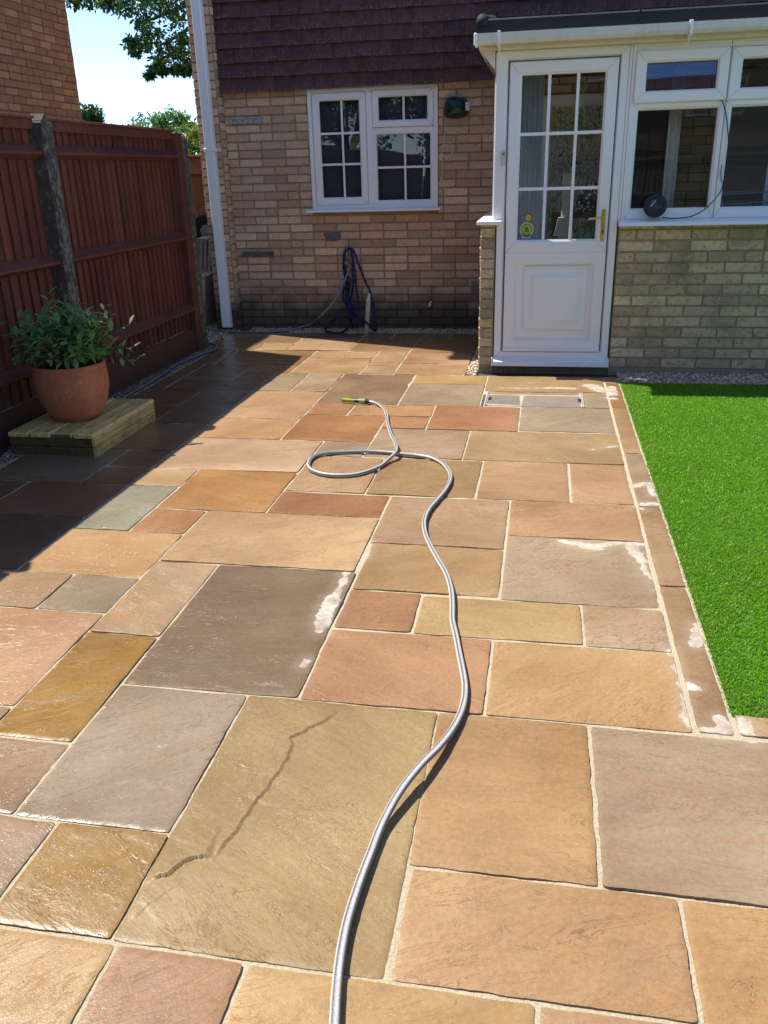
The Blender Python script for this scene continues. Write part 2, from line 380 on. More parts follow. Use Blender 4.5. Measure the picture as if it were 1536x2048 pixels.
# ------------------------------------------------------------------ ground and patio
def flat(name,x0,x1,y0,y1,z,mat,kind='structure',parent=None):
    mb=MB(); mb.add([(x0,y0,z),(x1,y0,z),(x1,y1,z),(x0,y1,z)],[(0,1,2,3)]); o=mb.build(name,mat,parent)
    if kind: o['kind']=kind
    return o
SOIL=simple('soil',(.09,.065,.04),.95,.35,8,.01,40)
flat('ground',-300,300,-300,300,-.06,simple('rough_ground',(.10,.11,.05),.95,.3,.5))
C={ 'A1':(188,152,108),'A2':(172,154,134),'A3':(162,152,138),'B':(188,152,110),'C':(202,158,118),'D':(200,155,115),'E':(196,150,110),'F':(184,164,140),
'G':(200,166,136),'H':(206,170,116),'I':(212,168,112),'K':(196,154,106),'J':(190,165,140),'L':(206,160,115),'M':(190,140,88),'N1':(192,150,95),'N2':(190,142,108),
'O':(186,160,112),'P':(176,126,98),'Q':(204,162,108),'R':(182,146,108),'S':(165,135,120),'T':(186,165,146),'U':(150,120,102),'V':(176,134,88),'W':(210,160,128),
'X':(146,124,104),'Y':(196,165,130),'Z':(212,172,128)}
SL=[ # x0,x1,y0,y1,colour
(-.39,.48,6.01,6.50,'A1'),(.315,.48,5.91,6.01,'A1!'),(.315,.48,5.59,5.91,'A2!'),(-.11,.48,5.02,5.60,'A2'),(-.39,-.362,5.575,5.91,'A3'),(-.685,-.11,5.0,5.575,(180,112,80)),
(-.40,.48,4.43,5.01,'B'),(-.28,.18,3.845,4.43,'C'),(.18,.48,3.845,4.43,'D'),(-.11,.48,3.41,3.845,'E'),(-.11,.48,2.81,3.41,'F'),(.19,.48,2.515,2.81,'G'),
(-.40,.19,2.52,2.81,'H'),(-.115,.48,2.08,2.515,'I'),(-.255,.188,1.475,2.08,'K'),(.188,.785,1.475,2.073,'J'),(-.245,.355,1.17,1.475,'L'),(.355,.95,1.17,1.475,'M'),
(-.54,.05,.72,1.17,'N1'),(.05,.65,.58,1.17,'N2'),(-.845,-.25,1.17,2.08,'O'),(-.825,-.54,.58,1.17,'P'),(-1.40,-.825,.72,1.17,'Q'),(-1.145,-.84,1.17,1.485,'R'),(-1.74,-1.145,1.17,1.485,'S'),
(-1.275,-.845,1.485,2.085,'T'),(-1.86,-1.275,1.485,1.78,'U'),(-1.55,-1.275,1.78,2.375,'V'),(-2.12,-1.55,1.92,2.51,'W'),(-1.275,-.685,2.085,2.97,'X'),(-1.55,-1.275,2.375,2.97,'Y'),
(-1.55,-.70,2.97,3.545,'Z'),(-2.11,-1.55,2.81,3.255,(216,166,118)),(-1.84,-1.55,2.51,2.81,(150,140,120)),(-2.4,-1.84,2.51,2.81,(196,158,132)),(-2.11,-1.825,3.255,3.84,(165,160,140)),
(-1.825,-1.55,3.255,3.54,(182,120,84)),(-1.825,-1.26,3.54,4.12,(186,124,78)),(-1.26,-.70,3.545,3.84,(155,96,62)),(-2.11,-1.825,3.84,4.12,(202,160,118)),(-2.11,-1.26,4.12,4.70,(206,166,136)),
(-1.26,-.97,4.42,4.705,(148,128,110)),(-1.26,-.835,3.845,4.42,(196,156,122)),(-.97,-.40,4.43,5.0,(186,156,132)),(-.835,-.28,3.845,4.42,(166,132,86)),(-.70,-.11,3.26,3.84,(190,150,122)),
(-.685,-.11,2.825,3.26,(184,146,100)),(-.685,-.40,2.525,2.825,(176,120,86)),(-.685,-.115,2.08,2.52,(196,146,106)),(-1.54,-.97,4.705,5.285,(170,104,68)),(-1.54,-1.25,5.285,5.58,(176,112,76)),
(-1.25,-.685,5.28,5.57,(202,144,98)),(-.97,-.685,5.0,5.28,(192,126,86)),(-1.54,-.955,5.575,6.49,(128,100,76)),(-.955,-.39,6.19,6.49,(206,166,96)),(-.955,-.39,5.57,6.19,(166,146,122)),
(-1.825,-1.54,5.89,6.49,(172,146,118)),(-2.11,-1.825,5.89,6.20,(166,146,116)),(-2.11,-1.825,6.20,6.49,(160,140,112)),(-2.11,-1.54,5.155,5.89,(200,152,112)),(-2.11,-1.54,4.70,5.155,(200,146,98)),
(-2.0,-1.42,7.09,7.40,(196,152,102)),(-2.0,-1.42,6.49,7.09,(180,136,90)),(-1.42,-1.145,6.80,7.40,(190,146,102)),(-1.42,-1.145,6.49,6.80,(186,146,106)),(-1.145,-.57,7.39,7.99,(176,130,94)),
(-1.145,-.57,6.92,7.39,(180,132,92)),(-1.145,-.57,6.49,6.92,(192,140,96)),(-1.71,-1.145,7.40,8.0,(176,130,96)),(-2.3,-1.71,7.40,8.0,(186,146,106)),(-2.6,-2.3,7.40,7.73,(190,146,100)),
(-3.14,-2.6,7.40,7.73,(202,160,106)),(-3.14,-2.3,7.73,8.3,(186,150,112)),(-2.3,-1.71,8.0,8.3,(150,120,95)),(-1.71,-1.42,8.0,8.3,(150,110,85)),(-1.42,-.86,8.0,8.3,(140,115,95)),(-.86,-.57,7.99,8.3,(150,120,95)),
(-2.76,-2.0,6.79,7.40,(186,140,92)),(-2.4,-2.0,6.49,6.79,(186,126,76)),
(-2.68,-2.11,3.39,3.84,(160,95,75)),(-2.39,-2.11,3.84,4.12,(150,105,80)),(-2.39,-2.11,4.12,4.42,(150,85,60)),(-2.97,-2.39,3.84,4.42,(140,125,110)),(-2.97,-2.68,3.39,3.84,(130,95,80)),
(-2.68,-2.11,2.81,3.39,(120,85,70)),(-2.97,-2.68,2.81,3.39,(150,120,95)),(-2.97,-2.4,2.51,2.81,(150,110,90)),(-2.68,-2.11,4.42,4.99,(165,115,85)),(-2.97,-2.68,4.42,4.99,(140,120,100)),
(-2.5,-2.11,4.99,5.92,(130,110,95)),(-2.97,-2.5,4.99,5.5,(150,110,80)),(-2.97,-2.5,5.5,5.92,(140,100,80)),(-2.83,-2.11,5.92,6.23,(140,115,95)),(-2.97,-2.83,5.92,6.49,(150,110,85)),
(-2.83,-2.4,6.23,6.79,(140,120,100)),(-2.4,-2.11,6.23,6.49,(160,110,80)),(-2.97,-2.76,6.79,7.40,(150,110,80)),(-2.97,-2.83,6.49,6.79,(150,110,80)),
# border course
(.485,.592,6.30,6.51,(176,140,104)),(.485,.592,5.60,6.30,(186,150,120)),(.485,.592,4.64,5.60,(176,140,100)),(.485,.592,3.83,4.64,(165,138,112)),(.485,.592,3.00,3.83,(172,138,106)),(.485,.592,2.085,3.00,(160,132,104)),
(.60,1.2,2.085,2.19,(196,160,122)),(1.2,1.8,2.085,2.19,(180,140,100)),(1.8,2.4,2.085,2.19,(180,150,120)),
# beyond the frame, towards and beside the camera
(.785,1.38,1.475,2.073,(190,150,110)),(1.38,2.4,1.475,2.073,(180,150,120)),(.95,1.55,.88,1.475,(200,160,118)),(1.55,2.4,.88,1.475,(170,130,90)),
(-2.97,-1.86,1.17,1.78,(180,150,118)),(-2.97,-1.55,1.78,1.92,(170,130,95)),(-2.97,-2.12,1.92,2.51,(190,150,115)),(-2.97,-1.74,.58,1.17,(190,150,115)),(-1.74,-1.40,.72,1.17,(150,130,110)),
(-1.74,-.825,.13,.72,(190,145,100)),(-.825,-.54,0,.58,(170,150,125)),(-.54,.05,.13,.72,(200,160,115)),(.05,.65,0,.58,(180,130,90)),(.65,.95,.58,1.17,(190,150,120)),(.65,2.4,-.3,.58,(190,150,110)),(.95,2.4,.58,.88,(176,140,110)),
(-2.97,-1.74,-.6,.58,(180,140,100)),(-1.74,-.825,-.6,.13,(150,125,105)),(-.825,.05,-.6,0,(200,155,110)),(-.54,.05,0,.13,(160,120,90)),(.05,.65,-.6,0,(176,150,120)),(.65,2.4,-.6,-.3,(176,130,90)),
]
def soften(e):
    bang=isinstance(e,str) and e.endswith('!'); c=C[e.rstrip('!')] if isinstance(e,str) else e
    k=.82 if e in('X','V','T','J',(165,160,140)) else .56
    return tuple(int(k*p+(1-k)*q) for p,q in zip(c,(208,173,136)))+(('!',) if bang else ())
SL=[(a,b,c,d,soften(e)) for a,b,c,d,e in SL]
KS={(-0.39,6.01):(0.83,0.81,0.67),(0.315,5.91):(0.88,0.84,0.68),(0.315,5.59):(0.81,0.8,0.74),(-0.11,5.02):(0.81,0.81,0.74),(-0.39,5.575):(0.43,0.36,0.32),(-0.685,5.0):(0.85,0.83,0.74),(-0.4,4.43):(0.74,0.72,0.63),(-0.28,3.845):(0.74,0.71,0.61),(0.18,3.845):(0.79,0.77,0.68),(-0.11,3.41):(0.79,0.77,0.7),(-0.11,2.81):(0.79,0.78,0.71),(0.19,2.515):(0.72,0.72,0.67),(-0.4,2.52):(0.79,0.77,0.67),(-0.115,2.08):(0.81,0.8,0.72),(-0.255,1.475):(0.78,0.74,0.63),(0.188,1.475):(0.7,0.67,0.58),(-0.245,1.17):(0.8,0.79,0.69),(-0.845,1.17):(0.7,0.67,0.54),(-1.145,1.17):(0.65,0.59,0.32),(-1.275,1.485):(0.7,0.68,0.6),(-1.55,1.78):(0.8,0.75,0.33),(-1.275,2.085):(0.72,0.69,0.56),(-1.55,2.375):(0.83,0.8,0.71),(-1.55,2.97):(0.86,0.86,0.77),(-2.11,2.81):(0.93,0.94,0.84),(-1.84,2.51):(0.86,0.86,0.8),(-2.11,3.255):(0.92,0.95,0.91),(-1.825,3.255):(0.92,0.91,0.76),(-1.825,3.54):(1.01,1.03,0.77),(-1.26,3.545):(0.88,0.85,0.75),(-2.11,3.84):(1.06,1.11,1.08),(-2.11,4.12):(1.09,1.15,1.12),(-1.26,4.42):(1.09,1.14,1.15),(-1.26,3.845):(0.86,0.85,0.75),(-0.97,4.43):(0.85,0.86,0.81),(-0.835,3.845):(0.78,0.75,0.65),(-0.7,3.26):(0.74,0.72,0.63),(-0.685,2.825):(0.78,0.76,0.66),(-0.685,2.525):(0.73,0.69,0.57),(-0.685,2.08):(0.8,0.75,0.65),(-1.54,4.705):(0.95,0.96,0.83),(-1.54,5.285):(1.07,1.11,1.07),(-1.25,5.28):(0.94,0.92,0.85),(-0.97,5.0):(0.92,0.91,0.83),(-1.54,5.575):(0.95,0.91,0.9),(-0.955,6.19):(0.91,0.92,0.87),(-0.955,5.57):(0.85,0.87,0.83),(-1.825,5.89):(1.07,1.12,1.09),(-2.11,5.89):(0.96,1.0,0.97),(-2.11,6.2):(0.89,0.92,0.87),(-2.11,5.155):(1.12,1.17,1.16),(-2.11,4.7):(1.08,1.1,1.02),(-2.0,7.09):(1.04,1.09,1.07),(-2.0,6.49):(1.11,1.17,1.17),(-1.42,6.8):(1.02,1.1,1.11),(-1.42,6.49):(1.07,1.15,1.17),(-1.145,6.92):(0.93,0.97,0.97),(-1.145,6.49):(0.89,0.92,0.9),(-2.3,7.4):(1.14,1.19,1.2),(-2.6,7.4):(1.27,1.39,1.42),(0.485,5.6):(0.65,0.5,0.3),(0.485,4.64):(0.84,0.83,0.76),(0.485,3.83):(0.85,0.86,0.83),(0.485,3.0):(0.78,0.76,0.66),(0.485,2.085):(0.77,0.71,0.58),0:(0.85,0.85,0.75)}
# shallow split ledges in the riven faces: (points in metres, height, fade, side)
def G(*p): return [gnd(*q)[:2] for q in p]
LEDGE=[(G((690,1422),(655,1445),(600,1470),(582,1480),(588,1497),(560,1545),(520,1595),(480,1655),(445,1700),(428,1718)),.0095,.09,1),
(G((428,1718),(392,1718),(365,1728),(343,1750),(303,1765)),.014,.06,1),(G((375,1770),(335,1790),(295,1815),(262,1845)),.003,.05,1),
(G((1180,1585),(1230,1592),(1300,1588),(1370,1592),(1450,1600),(1536,1612)),.0035,.07,-1),(G((1120,1568),(1240,1560),(1300,1570)),.002,.05,1),
(G((285,1262),(268,1252),(275,1235),(290,1222)),.006,.03,1),(G((570,1320),(500,1325),(450,1350)),.002,.04,1),
(G((1080,890),(1130,897),(1180,888),(1232,890)),.004,.05,-1),(G((640,1195),(590,1225),(560,1262),(610,1275)),.002,.04,1),
(G((850,1085),(905,1062),(960,1068)),.002,.04,1),(G((1050,1060),(1110,1045),(1200,1032)),.002,.05,-1),(G((1200,1800),(1330,1870),(1400,1850)),.002,.06,1),
(G((1455,1965),(1475,1915),(1536,1880)),.004,.07,1),(G((40,1330),(110,1300),(190,1240)),.004,.06,1),(G((130,1745),(200,1735),(290,1690)),.003,.05,1),(G((860,1830),(900,1900),(985,1985)),.0025,.06,1),
(G((20,1000+460),(90,1440),(180,1400)),.003,.05,1),(G((880,1490),(960,1460),(1060,1440)),.002,.06,1),(G((1090,1530),(1085,1570)),.003,.02,1)]
DRY=[(((693,1148),(685,1170),(668,1200)),.014),(((668,1198),(655,1222),(648,1250)),.028),((( 645,1235),(641,1262)),.022),(((612,1322),(608,1334)),.012),(((742,1085),(730,1118)),.008),
(((1125,1084),(1160,1090),(1195,1094),(1240,1086),(1283,1089)),.020),(((1165,1095),(1200,1099)),.016),(((1262,1092),(1275,1112),(1285,1122)),.024),(((1285,1122),(1292,1148)),.012),
(((1272,973),(1300,968),(1308,990)),.022),(((1285,1010),(1315,1008)),.016),(((1272,1016),(1284,1020)),.012),(((1180,772),(1205,782)),.055),(((1100,776),(1150,778)),.02),(((1000,777),(1100,777)),.010),
(((1222,775),(1225,790)),.035),(((1228,798),(1215,796)),.022),(((1350,1330),(1362,1370),(1372,1430)),.007),(((1368,1425),(1378,1455)),.012),(((1402,1464),(1430,1462)),.018),(((1440,1440),(1452,1468)),.022),(((1376,1372),(1388,1378)),.018),
(((1490,1445),(1500,1478)),.02),(((1336,1303),(1345,1312)),.012),(((1308,1180),(1300,1150)),.004),(((1390,1290),(1400,1250)),.02),(((1180,900),(1235,893)),.006),(((300,1185),(302,1189)),.0)]
DRY=[(G(*p),r) for p,r in DRY if r>0]
def sdline(X,Y,pts):
    best=np.full(X.shape,1e9); sg=np.zeros(X.shape); tt=np.zeros(X.shape)
    n=len(pts)-1
    for i in range(n):
        ax,ay=pts[i]; bx,by=pts[i+1]; dx,dy=bx-ax,by-ay; L=dx*dx+dy*dy+1e-12
        t=np.clip(((X-ax)*dx+(Y-ay)*dy)/L,0,1); d=np.hypot(X-ax-t*dx,Y-ay-t*dy); s=np.sign((X-ax)*dy-(Y-ay)*dx)
        m=d<best; best=np.where(m,d,best); sg=np.where(m,s,sg); tt=np.where(m,(i+t)/n,tt)
    return best,sg,tt
# cheap vector value noise
_P=RNG.random((256,256))
def vn(x,y,seed=0):
    x=x+seed*17.3; y=y+seed*9.1; xi=np.floor(x).astype(int); yi=np.floor(y).astype(int); fx=x-xi; fy=y-yi
    fx=fx*fx*(3-2*fx); fy=fy*fy*(3-2*fy); a=_P[xi%256,yi%256]; b=_P[(xi+1)%256,yi%256]; c=_P[xi%256,(yi+1)%256]; d=_P[(xi+1)%256,(yi+1)%256]
    return (a*(1-fx)+b*fx)*(1-fy)+(c*(1-fx)+d*fx)*fy
def fbm(x,y,o=4,seed=0):
    r=0;a=1;t=0
    for i in range(o): r=r+a*vn(x*2**i,y*2**i,seed+i); t+=a; a*=.5
    return r/t
def paving():
    VV=[];FF=[];CC=[];SU=[];DD=[];nb=0
    for si,(x0,x1,y0,y1,cn) in enumerate(SL):
        rs=np.random.default_rng(si+5)
        cont=len(cn)==4
        col=np.array(lin(cn[:3])); col=col*np.array(KS.get((x0,y0),KS.get(0,(1.1,1.05,.85))))*np.array([1.13,1.16,1.20])
        j=.0058; jx0,jx1,jy0,jy1=[j+rs.uniform(-.0015,.002) for _ in range(4)]
        if cont: jx0=.0; 
        a0,a1,b0,b1=x0+jx0,x1-jx1,y0+jy0,y1-jy1
        ym=(y0+y1)/2; res=.004 if (x0,y0)==(-.845,1.17) else .0065 if .9<ym<2.3 and -1.6<(x0+x1)/2<1. else (.011 if .7<ym<4.4 and x0>-2.3 else (.02 if ym>.7 else .05))
        nx=max(3,int((a1-a0)/res)); ny=max(3,int((b1-b0)/res))
        u=np.linspace(0,1,nx+1); v=np.linspace(0,1,ny+1); 
        # pull the first interior rows toward the edge for a crisp arris
        X,Y=np.meshgrid(a0+(a1-a0)*u,b0+(b1-b0)*v,indexing='ij')
        ex=np.minimum(X-a0,a1-X); ey=np.minimum(Y-b0,b1-Y); e=np.minimum(ex,ey)
        wob=(fbm(X*14+si*3,Y*14,4,si)-.5)*.006+(fbm(X*70,Y*70,2,si)-.5)*.0025; cut=np.clip(1-e/.03,0,1)
        sx=np.where(X<(a0+a1)/2,1,-1); sy=np.where(Y<(b0+b1)/2,1,-1)
        X2=X+np.where(ex<=ey,sx*wob*cut,0); Y2=Y+np.where(ey<ex,sy*wob*cut,0)
        # round corners
        cd=np.hypot(np.clip(.012-ex,0,1),np.clip(.012-ey,0,1)); push=np.clip(cd-.012,0,1)*.5
        X2=X2+sx*push*.8; Y2=Y2+sy*push*.8
        ang=rs.uniform(-.5,.9); ca,sa=math.cos(ang),math.sin(ang); U=X*ca+Y*sa; Vv=-X*sa+Y*ca
        h=(fbm(U*3,Vv*6,4,si)-.5)*.006
        st=fbm(U*2.2,Vv*5,4,si+40)*5; fr=st-np.floor(st); h=h+(np.clip((fr-.42)/.12,0,1)+np.floor(st))*.0011
        tx,ty=rs.uniform(-.0025,.0025,2); h=h+(X-(a0+a1)/2)*tx*2+(Y-(b0+b1)/2)*ty*2+rs.uniform(-.001,.001)
        for pts,hh,fade,side in LEDGE:
            pa=np.array(pts); c=pa.mean(0)
            if not (x0-.05<c[0]<x1+.05 and y0-.05<c[1]<y1+.05): continue
            wx=(fbm(X*22,Y*22,5,5)-.5)*.026; wy=(fbm(X*22,Y*22,5,9)-.5)*.026
            d,s,t=sdline(X+wx,Y+wy,pts); s=s*side
            f=np.where(s>0,(1-np.clip(d/(fade*2.6),0,1))**1.3,0)*np.clip(np.sin(np.clip(t,.01,.99)*math.pi)*3,0,1)
            h=h+hh*f*.62
        h=h-.0016*(e<.002)-.0006*(e<.009)
        Z=h
        dry=np.full(X.shape,-1.)
        for pts,r in DRY:
            if min(p[0] for p in pts)>x1+.1 or max(p[0] for p in pts)<x0-.1 or min(p[1] for p in pts)>y1+.1 or max(p[1] for p in pts)<y0-.1: continue
            d,_,_=sdline(X,Y,pts); dry=np.maximum(dry,r-d)
        # broad colour drift inside one stone
        cc=col[None,None,:]*(1+(fbm(U*2.5,Vv*3.5,3,si+9)-.5)[...,None]*np.array([.42,.52,.66]))*.60
        n0=nb; idx=(np.arange((nx+1)*(ny+1)).reshape(nx+1,ny+1)+nb)
        VV.append(np.stack([X2,Y2,Z],-1).reshape(-1,3)); CC.append(cc.reshape(-1,3)); DD.append(dry.ravel())
        SU.append(np.stack([U,Vv,np.full(X.shape,si*3.7)],-1).reshape(-1,3))
        FF.append(np.stack([idx[:-1,:-1],idx[1:,:-1],idx[1:,1:],idx[:-1,1:]],-1).reshape(-1,4)); nb+=(nx+1)*(ny+1)
        # skirt
        ring=np.concatenate([idx[:,0],idx[-1,1:],idx[-2::-1,-1],idx[0,-2:0:-1]])-n0
        T_=VV[-1][ring].copy(); P=T_.copy(); P[:,2]=-.03; n=len(ring)
        VV.append(np.vstack([T_,P])); CC.append(np.tile(CC[-1][ring]*.8,(2,1))); DD.append(np.tile(DD[-1][ring],2)); SU.append(np.tile(SU[-1][ring],(2,1)))
        k=np.arange(n); k2=(k+1)%n; FF.append(np.stack([nb+k,nb+n+k,nb+n+k2,nb+k2],-1)); nb+=2*n
    V=np.vstack(VV);F=np.vstack(FF)
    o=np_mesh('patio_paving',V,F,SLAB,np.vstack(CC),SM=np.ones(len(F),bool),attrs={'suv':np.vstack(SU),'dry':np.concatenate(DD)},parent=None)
    return o
pv=paving(); tag(pv,kind='structure')
# jointing compound bed, gently uneven
def bed():
    mb=MB(); xs=np.arange(-3.0,2.42,.02); ys=np.arange(-.6,8.31,.02); X,Y=np.meshgrid(xs,ys,indexing='ij')
    Z=-.0032+(fbm(X*9,Y*9,4,3)-.5)*.005
    idx=np.arange(X.size).reshape(X.shape); F=np.stack([idx[:-1,:-1],idx[1:,:-1],idx[1:,1:],idx[:-1,1:]],-1).reshape(-1,4)
    cx=(X[:-1,:-1]+.01).ravel(); cy=(Y[:-1,:-1]+.01).ravel()
    keep=(((cx<.592)|(cy<2.19)))&~((cx>-.575)&(cy>6.51))
    return np_mesh('patio_jointing',np.stack([X,Y,Z],-1).reshape(-1,3),F[keep],JOINT,SM=np.ones(keep.sum(),bool))
tag(bed(),kind='structure')
flat('gravel_bed',-3.75,3.2,6.0,10.2,-.032,SOIL)
flat('gravel_bed',-3.25,-2.96,-3,6.0,-.03,SOIL)
flat('lawn_base',.594,6,2.192,6.36,-.008,simple('turf_backing',(.05,.13,.008),.95,.3,20))
flat('rear_lawn',-3.2,7,-7,-.61,-.03,simple('rear_turf',(.035,.10,.012),.95,.4,3,.01,80))
flat('side_lawn',2.41,7,-.7,2.1,-.03,bpy.data.materials['rear_turf'])
# gravel: loose pebbles
def ico():
    t=(1+5**.5)/2; v=np.array([(-1,t,0),(1,t,0),(-1,-t,0),(1,-t,0),(0,-1,t),(0,1,t),(0,-1,-t),(0,1,-t),(t,0,-1),(t,0,1),(-t,0,-1),(-t,0,1)])/math.hypot(1,t)
    f=np.array([(0,11,5),(0,5,1),(0,1,7),(0,7,10),(0,10,11),(1,5,9),(5,11,4),(11,10,2),(10,7,6),(7,1,8),(3,9,4),(3,4,2),(3,2,6),(3,6,8),(3,8,9),(4,9,5),(2,4,11),(6,2,10),(8,6,7),(9,8,1)]); return v,f
def gravel(name,areas,dens,pal,r=(.006,.013),zb=-.028):
    v,f=ico(); VV=[];FF=[];CC=[];nb=0
    for (x0,x1,y0,y1) in areas:
        n=int((x1-x0)*(y1-y0)*dens)
        for _ in range(n):
            s=RNG.uniform(*r)*np.array([RNG.uniform(.9,1.7),RNG.uniform(.7,1.2),RNG.uniform(.5,.8)]); q=RNG.uniform(0,6.28,2)
            P=v*(1+RNG.uniform(-.18,.18,(12,1)))*s
            ca,sa=np.cos(q),np.sin(q); P=P@np.array([[1,0,0],[0,ca[0],-sa[0]],[0,sa[0],ca[0]]]) if RNG.random()<.5 else P
            P=P@np.array([[ca[1],-sa[1],0],[sa[1],ca[1],0],[0,0,1]])
            P=P+np.array([RNG.uniform(x0,x1),RNG.uniform(y0,y1),zb+RNG.uniform(.004,.028)])
            c=np.array(pal[RNG.integers(len(pal))])*RNG.uniform(.75,1.2)
            VV.append(P);FF.append(f+nb);CC.append(np.tile(c,(12,1)));nb+=12
    o=np_mesh(name,np.vstack(VV),np.vstack(FF),GRAV,np.vstack(CC)); o['kind']='stuff'; return o
GP=[(.50,.38,.22),(.60,.50,.36),(.42,.30,.18),(.66,.60,.50),(.35,.28,.22),(.52,.40,.30),(.28,.22,.17)]
gravel('gravel',[(-3.0,-.5,8.30,8.585)],7500,GP)
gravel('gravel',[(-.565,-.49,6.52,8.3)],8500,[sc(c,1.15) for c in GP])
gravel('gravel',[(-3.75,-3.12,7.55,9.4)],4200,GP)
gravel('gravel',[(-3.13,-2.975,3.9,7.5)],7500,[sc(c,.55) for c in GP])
gravel('gravel',[(.60,2.6,6.36,6.69)],8500,[(.48,.36,.25),(.58,.46,.34),(.36,.27,.19),(.66,.55,.42),(.27,.2,.15)],(.007,.014))
# ------------------------------------------------------------------ lawn
def lawn():
    def blades(x0,x1,y0,y1,n,hh):
        x=RNG.uniform(x0,x1,n); y=RNG.uniform(y0,y1,n)
        dirn=RNG.uniform(0,6.28,n); w=RNG.uniform(.0010,.0019,n)*1.1
        h=RNG.uniform(.6,1.15,n)*hh; ln=RNG.uniform(.35,1.15,n)*h
        a=RNG.uniform(0,6.28,n)
        B=np.stack([x,y,np.full(n,-.008)],-1); wd=np.stack([np.cos(a),np.sin(a),0*a],-1)*w[:,None]
        l=np.stack([np.cos(dirn),np.sin(dirn),0*a],-1)*ln[:,None]; up=np.stack([0*a,0*a,h],-1)
        V=np.stack([B-wd,B+wd,B+wd*.8+l*.35+up*.62,B-wd*.8+l*.35+up*.62,B+l+up],1)
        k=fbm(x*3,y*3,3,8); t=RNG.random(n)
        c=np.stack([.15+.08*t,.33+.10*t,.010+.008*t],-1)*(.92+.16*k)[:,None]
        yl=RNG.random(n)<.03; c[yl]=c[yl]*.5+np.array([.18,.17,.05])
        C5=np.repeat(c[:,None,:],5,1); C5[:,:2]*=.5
        return V.reshape(-1,3),C5.reshape(-1,3),n
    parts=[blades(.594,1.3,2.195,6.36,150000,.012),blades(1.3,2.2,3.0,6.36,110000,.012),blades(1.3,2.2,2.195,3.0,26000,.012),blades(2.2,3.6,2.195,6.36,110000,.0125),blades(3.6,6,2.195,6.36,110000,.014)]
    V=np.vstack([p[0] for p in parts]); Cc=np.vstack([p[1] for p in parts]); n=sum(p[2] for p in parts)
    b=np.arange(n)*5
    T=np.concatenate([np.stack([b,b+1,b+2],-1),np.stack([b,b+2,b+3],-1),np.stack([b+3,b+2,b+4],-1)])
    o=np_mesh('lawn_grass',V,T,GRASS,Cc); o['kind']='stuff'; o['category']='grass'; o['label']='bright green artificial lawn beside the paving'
lawn()
# ------------------------------------------------------------------ brickwork
def brickwork(mb,O,U,N,width,z0,z1,holes,pal,mi=0,course=.077,blen=.239,j=.011,proud=.009,phase=0,half=False,jit=.06):
    O=Vector(O);U=Vector(U);N=Vector(N); r=0; z=z0
    while z<z1-.01:
        u=-(blen/2 if (r+phase)%2 else 0)
        while u<width:
            L=blen if random.random()>.06 else blen/2
            a,b=max(u,0)+j/2,min(u+L,width)-j/2; v0,v1=z+j/2+random.uniform(-.0015,.0015),min(z+course,z1)-j/2+random.uniform(-.0015,.0015)
            u+=L
            segs=[(a,b)]
            for (h0,h1,g0,g1) in holes:
                if v1>g0 and v0<g1:
                    ns=[]
                    for (p,q) in segs:
                        if q<=h0 or p>=h1: ns.append((p,q)); continue
                        if p<h0-.02: ns.append((p,h0-.004))
                        if q>h1+.02: ns.append((h1+.004,q))
                    segs=ns
            for (p,q) in segs:
                if q-p<.02 or v1-v0<.015: continue
                c=random.choice(pal); mn=[sum(p[i] for p in pal)/len(pal) for i in range(3)]; c=tuple(.72*a_1+.28*b_1 for a_1,b_1 in zip(c,mn)); c=sc(c,random.uniform(.86,1.12))
                k=[random.choice((.002,.003,.004,.007,.012)) for _ in range(4)]
                k=[min(t,(q-p)*.3,(v1-v0)*.3) for t in k]
                out=[(p+k[0],v0),(q-k[1],v0),(q,v0+k[1]),(q,v1-k[2]),(q-k[2],v1),(p+k[3],v1),(p,v1-k[3]),(p,v0+k[0])]
                d=proud+random.uniform(-.003,.003); ins=.0025
                cx,cz=(p+q)/2,(v0+v1)/2
                fr=[O+U*(s+(ins if s<cx else -ins))+Vector((0,0,t+(ins if t<cz else -ins)))+N*d for s,t in out]
                bk=[O+U*s+Vector((0,0,t))-N*.002 for s,t in out]
                mb.add(fr+bk,[tuple(range(8))]+[(i,8+i,8+(i+1)%8,(i+1)%8) for i in range(8)],mi,c+(1,),jit=jit)
        z+=course; r+=1
PALH=[lin(c) for c in ((178,152,130),(166,138,114),(190,168,140),(156,128,104),(152,116,90),(186,164,144),(146,118,96),(172,146,120),(160,128,104),(184,158,128))]
PALH=[(c[0]*1.42,c[1]*1.34,c[2]*1.26) for c in PALH]
PALP=[(lin(c)[0]*1.52,lin(c)[1]*1.36,lin(c)[2]*1.14) for c in ((182,168,138),(160,150,128),(152,142,114),(184,176,148),(142,126,106),(168,158,132),(150,140,120))]
PALN=[sc(lin(c),.52) for c in ((156,108,80),(176,132,98),(148,102,78),(196,158,120),(136,94,76),(168,118,86),(150,106,80))]
# ------------------------------------------------------------------ house
house=thing('brick_house',(.8,8.6,0),'brick house wall with dark maroon hung tiles above the small white kitchen window','house')
WY=8.60
mb=MB()
